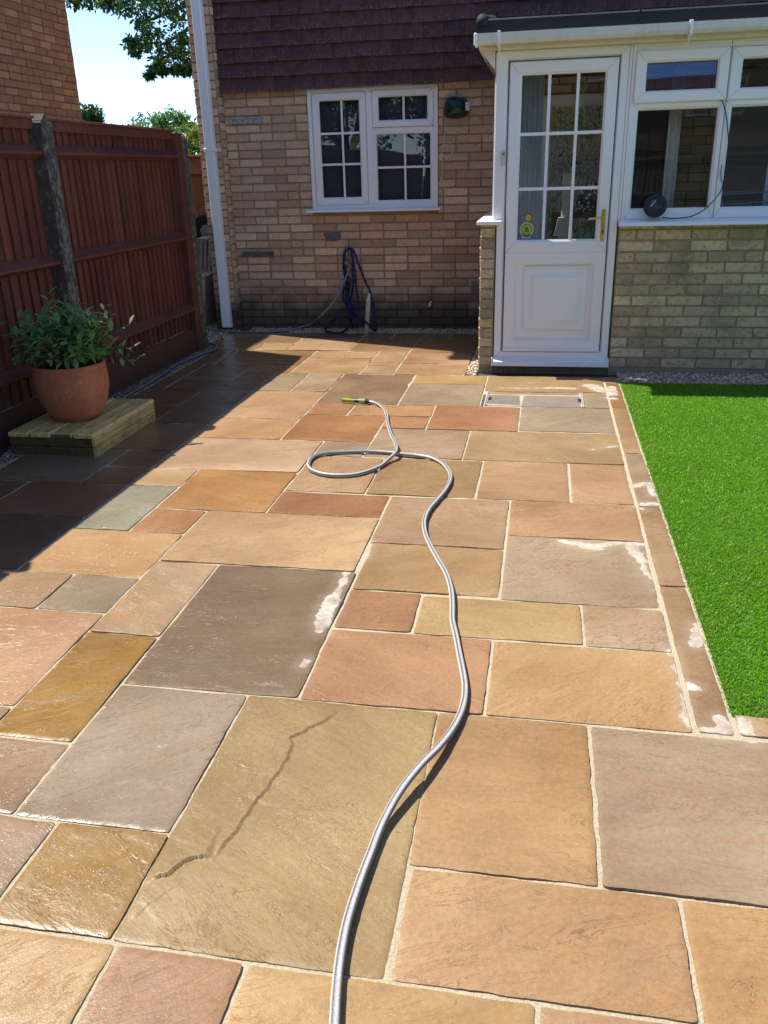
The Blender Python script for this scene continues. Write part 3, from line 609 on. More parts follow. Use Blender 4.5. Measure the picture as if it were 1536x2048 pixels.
# masonry core (mortar) with opening for the window X -2.285..-1.03, z 1.16..2.24
def core(mb,x0,x1,y0,y1,z0,z1,h,mi):
    hx0,hx1,hz0,hz1=h
    mb.box(x0,hx0,y0,y1,z0,z1,mi); mb.box(hx1,x1,y0,y1,z0,z1,mi); mb.box(hx0,hx1,y0,y1,z0,hz0,mi); mb.box(hx0,hx1,y0,y1,hz1,z1,mi)
core(mb,-3.35,5.2,WY,WY+.25,-.06,4.65,(-2.28,-1.035,1.165,2.238),1)
brickwork(mb,(-3.13,WY,0),(1,0,0),(0,-1,0),2.72,-.045,2.29,[(.848,2.10,1.150,2.245)],PALH,0)
brickwork(mb,(-.41,WY,0),(1,0,0),(0,-1,0),4.6,0.03,2.25,[],[sc(c,1.15) for c in PALP],0)
mb.box(-3.36,-3.11,WY+.25,16.4,-.06,4.65,1); mb.box(4.95,5.2,WY+.25,16.4,-.06,4.65,1); mb.box(-3.11,4.95,16.15,16.4,-.06,4.65,1)
brickwork(mb,(-3.36,16.4,0),(0,-1,0),(-1,0,0),7.9,0.0,4.65,[],PALH,0,proud=.007)
mb.build('wall',[BRICK,MORT],house)
mb=MB()
mb.box(-3.352,-3.13,8.472,WY-.001,-.06,4.64,1)
brickwork(mb,(-3.36,8.472,0),(1,0,0),(0,-1,0),.225,-.045,4.64,[],PALH,0,proud=.011)
z=-.045;r=0
while z<4.6:   # return faces of the pier
    for xx,nx in ((-3.352,-1),(-3.13,1)):
        c=sc(random.choice(PALH),random.uniform(.8,1.1)); d=random.uniform(.006,.012)
        mb.box(xx,xx+nx*d,8.466,WY-.003 if r%2==0 else 8.57,z+.005,z+.070,0,c+(1,),bev=.003)
    z+=.075;r+=1
mb.build('corner_pier',[BRICK,MORT],house)
# hung tiles
mb=MB(); row=0; z=2.235
while z<4.6:
    x=-3.13-(.094 if row%2 else 0)
    while x<5.2:
        x0=max(x,-3.128)+.0012; x1=min(x+.188,5.2)-.0012; x+=.188
        if x1-x0<.02: continue
        zz=z+random.uniform(-.003,.003); yb=8.50+random.uniform(-.004,.004); t=.013
        c=sc(lin((88,55,54)),random.uniform(.75,1.1)); c=(c[0]*random.uniform(.9,1.12),c[1],c[2]*random.uniform(.9,1.1))
        vs=[]
        n=4
        for (zt,yo) in ((zz,0),(zz+.06,.011),(zz+.17,.034)):
            for i in range(n+1):
                s=i/n; bow=.004*(1-(2*s-1)**2); vs.append((x0+(x1-x0)*s,yb+yo-bow,zt))
        for i in range(n+1):
            s=i/n; bow=.004*(1-(2*s-1)**2); vs.append((x0+(x1-x0)*s,yb+t-bow,zz))
        fs=[(a*(n+1)+i,a*(n+1)+i+1,(a+1)*(n+1)+i+1,(a+1)*(n+1)+i) for a in (0,1) for i in range(n)]
        fs+=[(3*(n+1)+i,3*(n+1)+i+1,i+1,i) for i in range(n)]
        fs+=[(3*(n+1),0,n+1,2*(n+1)),(n,3*(n+1)+n,2*(n+1)+n,(n+1)+n)]
        b0=len(mb.v); mb.add(vs,fs,0,c+(.2,)); 
        for i in range(n+1):
            for rr in (0,3): k=b0+rr*(n+1)+i; mb.c[k]=mb.c[k][:3]+(1.,)
            k=b0+2*(n+1)+i; mb.c[k]=mb.c[k][:3]+(0.,)
    z+=.1235; row+=1
mb.box(-3.128,5.2,8.535,8.598,2.25,4.6,1)
mb.build('tile_cladding',[TILE,GAPDARK],house)
# roof with eaves and gutter (casts the shade over the back of the patio)
mb=MB()
RX0,RX1=-3.43,5.3
mb.prism([(8.22,4.60),(12.5,7.3),(16.8,4.60),(16.8,4.70),(12.5,7.42),(8.20,4.72)],RX0,RX1,0,ax='x')
mb.prism([(8.6,4.65),(16.4,4.65),(12.5,7.1)],-3.35,-3.2,1,ax='x'); mb.prism([(8.6,4.65),(16.4,4.65),(12.5,7.1)],5.05,5.2,1,ax='x')
mb.box(RX0+.04,RX1,8.24,8.60,4.58,4.61,2); mb.box(RX0+.02,RX1,8.22,8.245,4.56,4.70,2)
mb.build('roof',[RTILE,MORT,UPVC],house)
mb=MB(); mb.cyl((RX0,8.17,4.66),(RX1,8.17,4.66),.055,n=12); mb.build('gutter',UGUT,house)
# downpipe
mb=MB()
mb.box(-3.283,-3.192,8.392,8.452,.03,4.62,0,bev=.006); mb.box(-3.262,-3.213,8.2,8.40,4.56,4.62,0)
mb.box(-3.190,-3.184,8.40,8.45,.03,4.6,0)
dp=mb.build('downpipe',UPVC,house)
mb=MB(); mb.box(-3.295,-3.155,8.386,8.456,1.72,1.752,0,bev=.003); mb.box(-3.31,-3.14,8.450,8.466,1.722,1.75,0); mb.cyl((-3.152,8.448,1.736),(-3.152,8.444,1.736),.006,n=8,mi=1)
mb.build('pipe_bracket',[UPVC,GREYP],dp)
# ---- windows
def ring(mb,x0,x1,z0,z1,w,y0,y1,mi=0,bev=.004,wb=None):
    """mitred-looking rectangular frame, front y0 (nearer camera), back y1"""
    wb=wb or w
    o=[(x0,z0),(x1,z0),(x1,z1),(x0,z1)]; i=[(x0+w,z0+wb),(x1-w,z0+wb),(x1-w,z1-w),(x0+w,z1-w)]
    b=bev
    of=[(x0+b,z0+b),(x1-b,z0+b),(x1-b,z1-b),(x0+b,z1-b)]; jf=[(x0+w-b*2.5,z0+wb-b*2.5),(x1-w+b*2.5,z0+wb-b*2.5),(x1-w+b*2.5,z1-w+b*2.5),(x0+w-b*2.5,z1-w+b*2.5)]
    vs=[(p[0],y1,p[1]) for p in o]+[(p[0],y0+b,p[1]) for p in o]+[(p[0],y0,p[1]) for p in of]+[(p[0],y0,p[1]) for p in jf]+[(p[0],y0+b*3,p[1]) for p in i]+[(p[0],y1,p[1]) for p in i]
    fs=[]
    for L in range(5):
        for k in range(4): fs.append((L*4+k,L*4+(k+1)%4,(L+1)*4+(k+1)%4,(L+1)*4+k))
    for k in range(4): fs.append((5*4+k,5*4+(k+1)%4,(k+1)%4,k))
    mb.add(vs,fs,mi)
    # mitre lines
def mitre(mb,x0,x1,z0,z1,w,y0,wb=None,mi=1):
    wb=wb or w
    for (ax,az,bx,bz) in ((x0,z0,x0+w,z0+wb),(x1,z0,x1-w,z0+wb),(x1,z1,x1-w,z1-w),(x0,z1,x0+w,z1-w)):
        d=Vector((bx-ax,bz-az)).normalized(); n=Vector((-d.y,d.x))*.0007
        s=Vector((ax,az))+d*.008; e=Vector((bx,bz))-d*.016
        mb.add([(s.x-n.x,y0-.0006,s.y-n.y),(s.x+n.x,y0-.0006,s.y+n.y),(e.x+n.x,y0-.0006,e.y+n.y),(e.x-n.x,y0-.0006,e.y-n.y)],[(0,1,2,3)],mi)
def glazing(mb,x0,x1,z0,z1,y,vb,hb,bw=.020,mi=0,yd=.008):
    for x in vb: mb.box(x-bw/2,x+bw/2,y-yd,y-.001,z0,z1,mi,bev=.003)
    for z in hb: mb.box(x0,x1,y-yd+.0015,y-.0025,z-bw/2,z+bw/2,mi,bev=.002)
kw=None
mb=MB()
wy=8.575
ring(mb,-2.283,-1.033,1.172,2.236,.042,wy,wy+.07); mb.box(-1.712,-1.655,wy+.002,wy+.07,1.214,2.194,0,bev=.003)
mb.box(-1.655,-1.075,wy+.002,wy+.07,1.845,1.885,0,bev=.003)
mb.box(-2.283,-1.033,wy+.004,wy+.02,2.236,2.262,2,bev=.004)
kwin=mb.build('window',[UPVC,GAPDARK,CREAM],house)
def sash(x0,x1,z0,z1,w,y,parent,vb,hb,name='casement',depth=.05,gbar=True,tilt=0):
    mb=MB(); hinge=Matrix.Translation((0,y+depth,z1))@Matrix.Rotation(-tilt,4,'X')@Matrix.Translation((0,-y-depth,-z1)); ring(mb,x0,x1,z0,z1,w,y,y+depth,0,.005); mitre(mb,x0,x1,z0,z1,w,y)
    gx0,gx1,gz0,gz1=x0+w,x1-w,z0+w,z1-w
    if gbar: glazing(mb,gx0,gx1,gz0,gz1,y+depth*.6,vb,hb)
    # dark gasket
    for (a,b,c,d) in ((gx0,gx1,gz0,gz0+.004),(gx0,gx1,gz1-.004,gz1),(gx0,gx0+.004,gz0+.004,gz1-.004),(gx1-.004,gx1,gz0+.004,gz1-.004)): mb.box(a,b,y+depth*.5,y+depth*.62,c,d,1)
    if tilt: mb.v=[tuple(hinge@Vector(p)) for p in mb.v]
    o=mb.build(name,[UPVC,GAPDARK],parent)
    m2=MB(); g=y+depth*.66; m2.add([hinge@Vector(p) if tilt else p for p in ((gx0,g,gz0),(gx1,g,gz0),(gx1,g,gz1),(gx0,g,gz1))],[(0,1,2,3)]); m2.build('glass',SKYGLASS if tilt else GLASS,parent)
    return o
sash(-2.235,-1.715,1.208,2.20,.068,wy-.012,kwin,[-1.952],[1.85,1.575])
sash(-1.652,-1.072,1.888,2.205,.060,wy-.012,kwin,[-1.355],[])
mb=MB(); glazing(mb,-1.615,-1.082,1.24,1.828,wy+.03,[-1.35],[1.535]); ring(mb,-1.655,-1.07,1.205,1.862,.036,wy+.004,wy+.05,0,.004); mb.build('fixed_light_bars',UPVC,kwin)
m2=MB(); m2.add([(-1.62,wy+.034,1.24),(-1.105,wy+.034,1.24),(-1.105,wy+.034,1.828),(-1.62,wy+.034,1.828)],[(0,1,2,3)]); m2.build('glass',GLASS,kwin)
mb=MB(); mb.prism([(8.50,1.142),(8.50,1.160),(8.60,1.175),(8.62,1.172),(8.62,1.142)],-2.325,-1.005,0,ax='x'); mb.box(-2.33,-2.324,8.497,8.6,1.14,1.172,0); mb.box(-1.006,-.999,8.497,8.6,1.14,1.172,0)
mb.build('sill',UPVC,kwin)
# kitchen blinds / dark room
BLIND=simple('charcoal_blind',(.075,.08,.11),.75,.12,3)
mb=MB()
for x0,x1 in ((-2.25,-1.70),(-1.66,-1.06)):
    mb.box(x0,x1,8.69,8.693,1.17,2.236)
bl=mb.build('dark_roller_blind',BLIND,None); tag(bl,'charcoal roller blind pulled down behind the kitchen window','blind')
mb=MB(); mb.box(-2.4,-1.0,8.86,8.87,1.0,2.4); mb.box(-2.4,-1.0,8.70,8.86,.99,1.0); mb.build('reveal_lining',DARK,kwin)
mb=MB(); mb.add([(-1.895,8.6185,1.70),(-1.755,8.6185,1.70),(-1.755,8.6185,1.825),(-1.895,8.6185,1.825)],[(0,1,2,3)],0,lin((150,150,95))+(1,))  # yellow reflection with reversed lettering, painted as a flat panel behind the glass
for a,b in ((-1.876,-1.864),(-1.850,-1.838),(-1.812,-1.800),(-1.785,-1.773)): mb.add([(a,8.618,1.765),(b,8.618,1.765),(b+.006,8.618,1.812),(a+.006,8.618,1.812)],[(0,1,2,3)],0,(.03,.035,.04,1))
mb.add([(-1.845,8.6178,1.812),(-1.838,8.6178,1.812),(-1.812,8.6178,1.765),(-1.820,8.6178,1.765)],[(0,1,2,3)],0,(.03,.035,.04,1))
tag(mb.build('window_reflection_panel',FLATC),'small yellow panel painting a reflection seen in the kitchen window glass','painted reflection')
# wall fittings
def wall_bracket(x0,x1,z,tilt,mat):
    mb=MB(); R=Matrix.Translation(((x0+x1)/2,8.58,z))@Matrix.Rotation(tilt,4,'Y'); L=(x1-x0)/2
    mb.box(-L,L,-.004,.003,-.024,.024,0,bev=.002,R=R); mb.box(-L,L,-.022,-.004,-.024,-.020,0,R=R); mb.box(-L,L,-.022,-.004,.020,.024,0,R=R)
    for t in (-.8,-.6,-.2,.5,.7): mb.cyl(R@Vector((L*t,-.0045,.003)),R@Vector((L*t,-.007,.003)),.006,n=8,mi=1)
    return mb.build('wall_bracket',[mat,GAPDARK],house)
wall_bracket(-3.075,-2.735,1.993,rad(0),METAL); wall_bracket(-3.055,-2.72,.748,rad(0),simple('tarnished_steel',(.16,.15,.14),.6,.3,20))
mb=MB()
pts=[(-2.19,.945),(-2.015,.95),(-2.01,.895),(-2.03,.872),(-2.08,.862),(-2.16,.865),(-2.175,.90)]
mb.prism(pts,8.585,8.598); mb.build('cement_patch',simple('cement_patch',(.13,.125,.115),.95,.25,30,.004,80),house)
mb=MB()
ring(mb,-.70,-.605,.325,.47,.008,8.580,8.60,0,.001)
for i in range(6): mb.box(-.700+.0135*(i+1)-.0022,-.700+.0135*(i+1)+.0022,8.584,8.595,.333,.462)
for i in range(9): mb.box(-.692,-.613,8.5845,8.5945,.333+.0132*(i+1)-.002,.333+.0132*(i+1)+.002)
mb.box(-.695,-.61,8.597,8.599,.33,.465,1); mb.build('air_vent',[simple('vent_grey',(.30,.29,.27),.7),DARK],house)
mb=MB(); mb.cyl((-1.105,8.59,.262),(-1.11,8.545,.248),.012,n=12); mb.cyl((-1.11,8.545,.248),(-1.117,8.525,.225),.014,.012,n=12); mb.build('overflow_spout',WHITE,house)
# tap
mb=MB(); tx=-1.945; mb.cyl((tx,8.6,.765),(tx,8.52,.765),.012,n=12); mb.cyl((tx,8.52,.78),(tx,8.505,.70),.013,n=12); mb.box(tx-.028,tx+.028,8.512,8.528,.790,.80,bev=.003); mb.cyl((tx,8.52,.765),(tx,8.52,.795),.007,n=8)
mb.build('garden_tap',simple('brass',(.35,.27,.14),.4,.2,20,Metallic=.8),house)
# ------------------------------------------------------------------ green covered box with cord
mb=MB(); gx,gz=-.862,2.03
n=18; m_=10; vs=[];fs=[]
for i in range(m_+1):
    t=i/m_
    for k in range(n):
        a=math.pi*2*k/n; ca,sa=math.cos(a),math.sin(a)
        w=.120 if ca<0 else .118; h=.098 if sa>0 else .092
        e=.72; X=math.copysign(abs(ca)**e,ca)*w; Z=math.copysign(abs(sa)**e,sa)*h
        if sa>0 and ca>0: Z*=.86
        if sa>0 and ca<0: X*=.9
        s=math.sqrt(max(0,1-t**2.6)); wr=1+.05*mnoise.noise(Vector((X*30,Z*30,t*3)))
        vs.append((gx+X*s*wr,8.59-.125*t+.006*mnoise.noise(Vector((X*40,Z*40,2))),gz+Z*s*wr))
for i in range(m_):
    for k in range(n): fs.append((i*n+k,i*n+(k+1)%n,(i+1)*n+(k+1)%n,(i+1)*n+k))
mb.add(vs,fs,0,smooth=True)
GRN=simple('green_tarpaulin',(.006,.035,.032),.35,.35,20,.006,40)
gb=mb.build('covered_wall_box',GRN); tag(gb,'dark green covered box on the brick wall right of the kitchen window','wall box')
mb=MB(); mb.box(-.765,-.728,8.462,8.468,1.995,2.065,0,bev=.002); mb.box(-.750,-.742,8.4605,8.462,2.040,2.052,1); mb.box(-.762,-.754,8.4605,8.462,2.004,2.014,1)
mb.build('white_tag',[WHITE,DARK],gb)
mb=MB()
def Z4(x,y): return onY(860+x*.11236,170+y*.1123,8.575)
P=[Z4(275,590),Z4(268,750),Z4(258,950),Z4(240,1050),Z4(212,1150),Z4(222,1240),Z4(300,1280),Z4(380,1230),Z4(415,1130),Z4(380,1050),Z4(320,1020),Z4(255,1050),Z4(215,1130),Z4(215,1230),Z4(260,1290),Z4(320,1300),Z4(390,1240),Z4(408,1160),Z4(360,1090),Z4(300,1065),Z4(240,1080),Z4(208,1180),Z4(225,1300),Z4(235,1450),Z4(220,1580),Z4(208,1640)]
P=[(p[0],p[1]-.012*math.sin(i*.8)**2-.002*(i%3),p[2]) for i,p in enumerate(P)]
mb.tube(catmull(P,.006),.0024,6); mb.tube(catmull([P[-1],Z4(190,1690),Z4(172,1760)],.006),.0022,6); mb.tube(catmull([P[-1],Z4(235,1750),Z4(258,1880),Z4(268,2048)],.006),.0022,6)
tag(mb.build('cord',WHITE),'thin white cord looped below the green covered wall box','cord')
# ------------------------------------------------------------------ porch
porch=thing('porch',(1.3,6.7,0),'white framed brick porch with glazed door and windows, lean-to against the house','porch')
PY=6.705; PX1=3.2
mb=MB()
mb.box(.535,PX1,PY+.012,PY+.20,-.06,1.098,1)
brickwork(mb,(.535,PY+.012,0),(1,0,0),(0,-1,0),PX1-.535,.030,1.105,[],PALP,0,course=.079,blen=.258,phase=1)
mb.box(-.478,-.372,PY+.012,8.6,-.06,1.112,1)
z=.035
while z<1.10:
    c=sc(random.choice(PALP),random.uniform(.85,1.12)); k=random.uniform(-.002,.002)
    mb.box(-.480+k,-.379,PY+.002,PY+.1,z+.005,min(z+.070,1.108),0,c+(1,),bev=.004,jit=.08)
    z+=.075
brickwork(mb,(-.478,8.6,0),(0,-1,0),(-1,0,0),1.88,.03,1.10,[],PALP,0)
brickwork(mb,(-.47,PY+.035,0),(1,0,0),(0,-1,0),PX1+.47,-.045,.03,[],[sc(c,.42) for c in PALP],0)
mb.box(-.47,PX1,PY+.035,PY+.2,-.06,.036,1); mb.box(-.372,.535,PY+.06,PY+.2,.03,.1,1)
mb.box(PX1-.1,PX1+.1,PY+.05,8.6,-.06,2.25,1)
mb.build('wall',[BRICKP,MORTP],porch)
# door frame, posts
mb=MB()
mb.box(-.392,-.318,PY-.008,PY+.09,1.140,2.262,0,bev=.006); mb.box(-.398,-.388,PY+.01,PY+.09,1.140,2.10,0)
mb.build('corner_post',[UPVC,GAPDARK],porch); mb=MB()
ring(mb,-.362,.520,.095,2.262,.062,PY,PY+.08,0,.005)
mitre(mb,-.362,.520,.095,2.262,.062,PY)
mb.box(-.300,-.296,PY+.002,PY+.02,.16,2.2,1); mb.box(.455,.459,PY+.002,PY+.02,.16,2.2,1)
mb.box(.521,.566,PY-.004,PY+.08,1.125,2.262,0,bev=.004); mb.box(.540,.5425,PY-.0048,PY,1.13,2.26,1)
mb.build('frame',[UPVC,GAPDARK],porch)
mb=MB(); mb.prism([(PY-.075,.062),(PY-.078,.050),(PY+.01,.050),(PY+.06,.052),(PY+.06,.108),(PY-.005,.108),(PY-.06,.088),(PY-.075,.082)],-.372,.525,0,ax='x'); mb.box(-.376,-.370,PY-.08,PY+.02,.048,.108,0); mb.box(.523,.529,PY-.08,PY+.02,.048,.108,0)
mb.build('door_sill',UPVC,porch)
# door
DX0,DX1,DZ0,DZ1=-.292,.452,.172,2.188
dy=PY-.010
mb=MB()
w=.086
ring(mb,DX0,DX1,.90,DZ1,w,dy,dy+.05,0,.006,wb=.095); mitre(mb,DX0,DX1,.90,DZ1,w,dy,wb=.095)
ring(mb,DX0,DX1,DZ0,.9005,w,dy+.0005,dy+.05,0,.004,wb=.075)
mb.box(DX0+.07,DX1-.07,dy+.026,dy+.045,.24,.84,0)
mb.box(DX0+.074,DX1-.078,dy+.012,dy+.016,.882,.886,1)
mb.box(DX0,DX1,dy-.012,dy+.01,.158,.182,0,bev=.004)
glazing(mb,DX0+w,DX1-w,.995,DZ1-w,dy+.02,[-.014,.184],[1.722,1.352],bw=.022)
for (a,b,c,d) in ((DX0+w,DX1-w,.995,1.0),(DX0+w,DX1-w,DZ1-w-.005,DZ1-w),(DX0+w,DX0+w+.004,1.,DZ1-w),(DX1-w-.004,DX1-w,1.,DZ1-w)): mb.box(a,b,dy+.02,dy+.026,c,d,1)
door=mb.build('door',[UPVC,GAPDARK],porch)
mb=MB()
def stepring(x0,x1,z0,z1,w,ya,yb):
    ring(mb,x0,x1,z0,z1,w,ya,yb,0,.004)
stepring(-.145,.338,.318,.80,.016,dy+.010,dy+.03); stepring(-.132,.325,.331,.787,.040,dy+.016,dy+.03)
# raised field with sloped edges
o=[(-.110,.350),(.303,.350),(.303,.765),(-.110,.765)]; i=[(-.062,.402),(.255,.402),(.255,.712),(-.062,.712)]
mb.add([(p[0],dy+.026,p[1]) for p in o]+[(p[0],dy+.006,p[1]) for p in i],[(0,1,5,4),(1,2,6,5),(2,3,7,6),(3,0,4,7),(4,5,6,7)])
ring(mb,-.072,.265,.392,.722,.012,dy+.004,dy+.02,0,.002)
mb.build('moulded_panel',UPVC,door)
m2=MB(); g=dy+.028; m2.add([(DX0+w,g,.995),(DX1-w,g,.995),(DX1-w,g,DZ1-w),(DX0+w,g,DZ1-w)],[(0,1,2,3)]); m2.build('glass',mk_glass('door_glass',(.90,.94,.93),.004),door)
mb=MB(); hx=.418; mb.box(hx-.014,hx+.014,dy-.010,dy,.978,1.200,0,bev=.004); mb.cyl((hx-.002,dy-.01,1.148),(hx-.002,dy-.052,1.148),.010,n=12)
mb.tube(catmull([(hx-.002,dy-.050,1.148),(hx-.03,dy-.054,1.147),(hx-.07,dy-.052,1.143),(hx-.112,dy-.048,1.140)]),.0085,10)
mb.cyl((hx,dy-.0105,1.052),(hx,dy-.014,1.052),.008,n=12,mi=1); mb.box(hx-.004,hx+.004,dy-.013,dy-.010,1.028,1.052,1); mb.cyl((hx,dy-.0102,1.192),(hx,dy-.012,1.192),.004,n=8,mi=1)
mb.build('door_handle',[GOLD,GREYP],door)
# stickers on the glass
def text_mesh(txt,size,loc,col,mb,rot=0,name='t',font_y=None):
    cu_=bpy.data.curves.new('t','FONT'); cu_.body=txt; cu_.size=size; cu_.align_x='CENTER'; cu_.align_y='CENTER'; cu_.resolution_u=2
    ob=bpy.data.objects.new('t',cu_); COL.objects.link(ob); dg=bpy.context.evaluated_depsgraph_get(); me=bpy.data.meshes.new_from_object(ob.evaluated_get(dg))
    vs=[]
    for v in me.vertices:
        x,y=v.co.x,v.co.y; c,s=math.cos(rot),math.sin(rot); vs.append((loc[0]+x*c-y*s,loc[1],loc[2]+x*s+y*c))
    mb.add(vs,[tuple(p.vertices) for p in me.polygons],0,col)
    bpy.data.objects.remove(ob); bpy.data.curves.remove(cu_); bpy.data.meshes.remove(me)
def disc(mb,x,z,r,y,col,n=32): mb.add([(x+r*math.cos(2*math.pi*k/n),y,z+r*math.sin(2*math.pi*k/n)) for k in range(n)],[tuple(range(n))],0,col)
mb=MB(); sx,sz=-.137,1.068; sy=g-.002
disc(mb,sx,sz,.052,sy,lin((190,200,190))+(1,)); mb.add([(sx-.032,sy,sz-.092),(sx+.030,sy,sz-.092),(sx+.030,sy,sz-.03),(sx-.032,sy,sz-.03)],[(0,1,2,3)],0,lin((175,190,200))+(1,))
disc(mb,sx,sz,.044,sy-.0006,lin((150,165,60))+(1,)); disc(mb,sx,sz,.029,sy-.0012,lin((185,195,80))+(1,))
t='NEIGHBOURHOOD'
for i,ch in enumerate(t):
    a=rad(205-i*230/(len(t)-1)); text_mesh(ch,.0125,(sx+.0365*math.cos(a),sy-.0018,sz+.0365*math.sin(a)),(.03,.05,.01,1),mb,a-math.pi/2)
for i,ch in enumerate('WATCH'):
    a=rad(235+i*70/4); text_mesh(ch,.0125,(sx+.0365*math.cos(a),sy-.0018,sz+.0365*math.sin(a)),(.03,.05,.01,1),mb,a+math.pi/2)
for dx in (-.009,0,.009):
    disc(mb,sx+dx,sz+.010,.0042,sy-.0018,(.02,.02,.015,1),12); mb.add([(sx+dx-.003,sy-.0018,sz+.006),(sx+dx+.003,sy-.0018,sz+.006),(sx+dx*1.5+.004,sy-.0018,sz-.020),(sx+dx*1.5-.004,sy-.0018,sz-.020)],[(0,1,2,3)],0,(.02,.02,.015,1))
mb.add([(sx-.018,sy-.0018,sz+.012),(sx,sy-.0018,sz+.023),(sx+.018,sy-.0018,sz+.012),(sx,sy-.0018,sz+.018)],[(0,3,1),(3,2,1)],0,(.02,.02,.015,1))
for k in (0,1): mb.add([(sx-.024,sy-.0008,sz-.064-k*.013),(sx+.022,sy-.0008,sz-.064-k*.013),(sx+.022,sy-.0008,sz-.058-k*.013),(sx-.024,sy-.0008,sz-.058-k*.013)],[(0,1,2,3)],0,lin((130,145,170))+(1,))
mb.build('round_sticker',FLATC,door)
mb=MB(); sx,sz=-.128,1.152; disc(mb,sx,sz,.0265,sy,lin((60,45,10))+(1,)); disc(mb,sx,sz,.021,sy-.0006,lin((225,190,70))+(1,))
for k,wd in ((0,.010),(1,.012),(2,.013)): mb.add([(sx-wd,sy-.0012,sz+.006-k*.0085),(sx+wd,sy-.0012,sz+.006-k*.0085),(sx+wd,sy-.0012,sz+.010-k*.0085),(sx-wd,sy-.0012,sz+.010-k*.0085)],[(0,1,2,3)],0,lin((190,110,20))+(1,))
mb.build('small_sticker',FLATC,door)
mb=MB(); mb.box(-.336,-.306,PY-.030,PY-.008,1.515,1.622,0,bev=.005); mb.cyl((-.321,PY-.030,1.596),(-.321,PY-.034,1.596),.0085,n=14,mi=1)
mb.build('doorbell',[simple('ivory_plastic',(.66,.62,.50),.4),simple('grey_button',(.15,.16,.18),.4)],porch)
# windows of the porch
unit=.624
for i in range(4):
    x0=.562+unit*i; x1=x0+unit-.004
    mb=MB(); ring(mb,x0,x1,1.128,1.893,.044,PY,PY+.07,0,.006,wb=.074); mitre(mb,x0,x1,1.128,1.893,.044,PY,wb=.074)
    mb.box(x0,x1,PY+.004,PY+.07,1.889,1.901,0); mb.box(x0,x1,PY+.006,PY+.07,2.218,2.262,0)
    mb.box(x0,x0+.012,PY+.006,PY+.07,1.9,2.22,0); mb.box(x1-.012,x1,PY+.006,PY+.07,1.9,2.22,0)
    mb.box(x0+.001,x1,PY+.003,PY+.01,1.886,1.8885,1)
    wn_=mb.build('window',[UPVC,GAPDARK],porch)
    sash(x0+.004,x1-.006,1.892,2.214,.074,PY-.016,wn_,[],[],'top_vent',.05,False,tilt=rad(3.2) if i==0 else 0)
    gx0,gx1=x0+.044,x1-.044; m2=MB(); gy=PY+.03; m2.add([(gx0,gy,1.20),(gx1,gy,1.20),(gx1,gy,1.849),(gx0,gy,1.849)],[(0,1,2,3)]); m2.build('glass',GLASS,wn_)
    mb=MB(); 
    for (a,b,c,d) in ((gx0,gx1,1.202,1.206),(gx0,gx1,1.845,1.849),(gx0,gx0+.004,1.206,1.845),(gx1-.004,gx1,1.206,1.845)): mb.box(a,b,gy-.008,gy-.002,c,d)
    mb.build('gasket',GAPDARK,wn_)
def sill(x0,x1,y,name='window_sill'):
    mb=MB(); mb.prism([(y-.105,1.098),(y-.108,1.086),(y-.095,1.086),(y+.06,1.090),(y+.06,1.129),(y-.01,1.127),(y-.10,1.112)],x0,x1,0,ax='x'); mb.box(x0-.003,x0+.002,y-.11,y+.03,1.084,1.127,0); return mb.build(name,UPVC,porch)
sill(.530,PX1,PY+.012)
mb=MB(); mb.box(-.508,-.318,PY-.07,PY+.05,1.108,1.138,0,bev=.006); mb.box(-.508,-.36,PY+.05,8.6,1.108,1.138,0,bev=.006); mb.build('window_sill',UPVC,porch)
mb=MB()   # side lights of the porch
for y0,y1 in ((PY+.09,7.6),(7.6,8.58)):
    mb.box(-.392,-.32,y0,y0+.05,1.138,2.262,0); mb.box(-.392,-.32,y1-.05,y1,1.138,2.262,0); mb.box(-.392,-.32,y0,y1,1.138,1.2,0); mb.box(-.392,-.32,y0,y1,2.2,2.262,0)
sf=mb.build('side_frame',UPVC,porch)
mb=MB(); mb.add([(-.355,PY+.14,1.2),(-.355,8.53,1.2),(-.355,8.53,2.2),(-.355,PY+.14,2.2)],[(0,1,2,3)]); mb.build('glass',GLASS,sf)
# fascia, soffit, gutter, roof
mb=MB()
mb.box(-.505,PX1+.1,PY-.10,PY-.082,2.262,2.362,0,bev=.003); mb.box(-.50,PX1+.1,PY-.084,PY+.08,2.263,2.275,0)
mb.box(-.505,-.487,PY-.09,8.5,2.262,2.40,0)
mb.prism([(-.498,2.262),(-.398,2.262),(-.396,2.15),(-.404,2.15)],PY-.080,PY+.06,0)
mb.box(-.497,-.395,PY+.06,8.5,2.262,2.272,0)
mb.build('fascia',CREAM,porch)
mb=MB()
gy0=PY-.205; gzt=2.352
prof=[(gy0,gzt),(gy0+.002,gzt-.045),(gy0+.018,gzt-.066),(gy0+.085,gzt-.066),(gy0+.10,gzt-.045),(gy0+.10,gzt),(gy0+.094,gzt),(gy0+.094,gzt-.042),(gy0+.08,gzt-.060),(gy0+.022,gzt-.060),(gy0+.008,gzt-.042),(gy0+.006,gzt-.006),(gy0+.012,gzt-.004),(gy0+.010,gzt)]
mb.prism(prof,-.520,PX1+.12,0,ax='x')
gut=mb.build('gutter',UGUT,porch)
mb=MB(); mb.box(-.535,-.512,gy0-.006,gy0+.105,gzt-.075,gzt+.004,0,bev=.006); mb.build('gutter_stop_end',UPVC,gut)
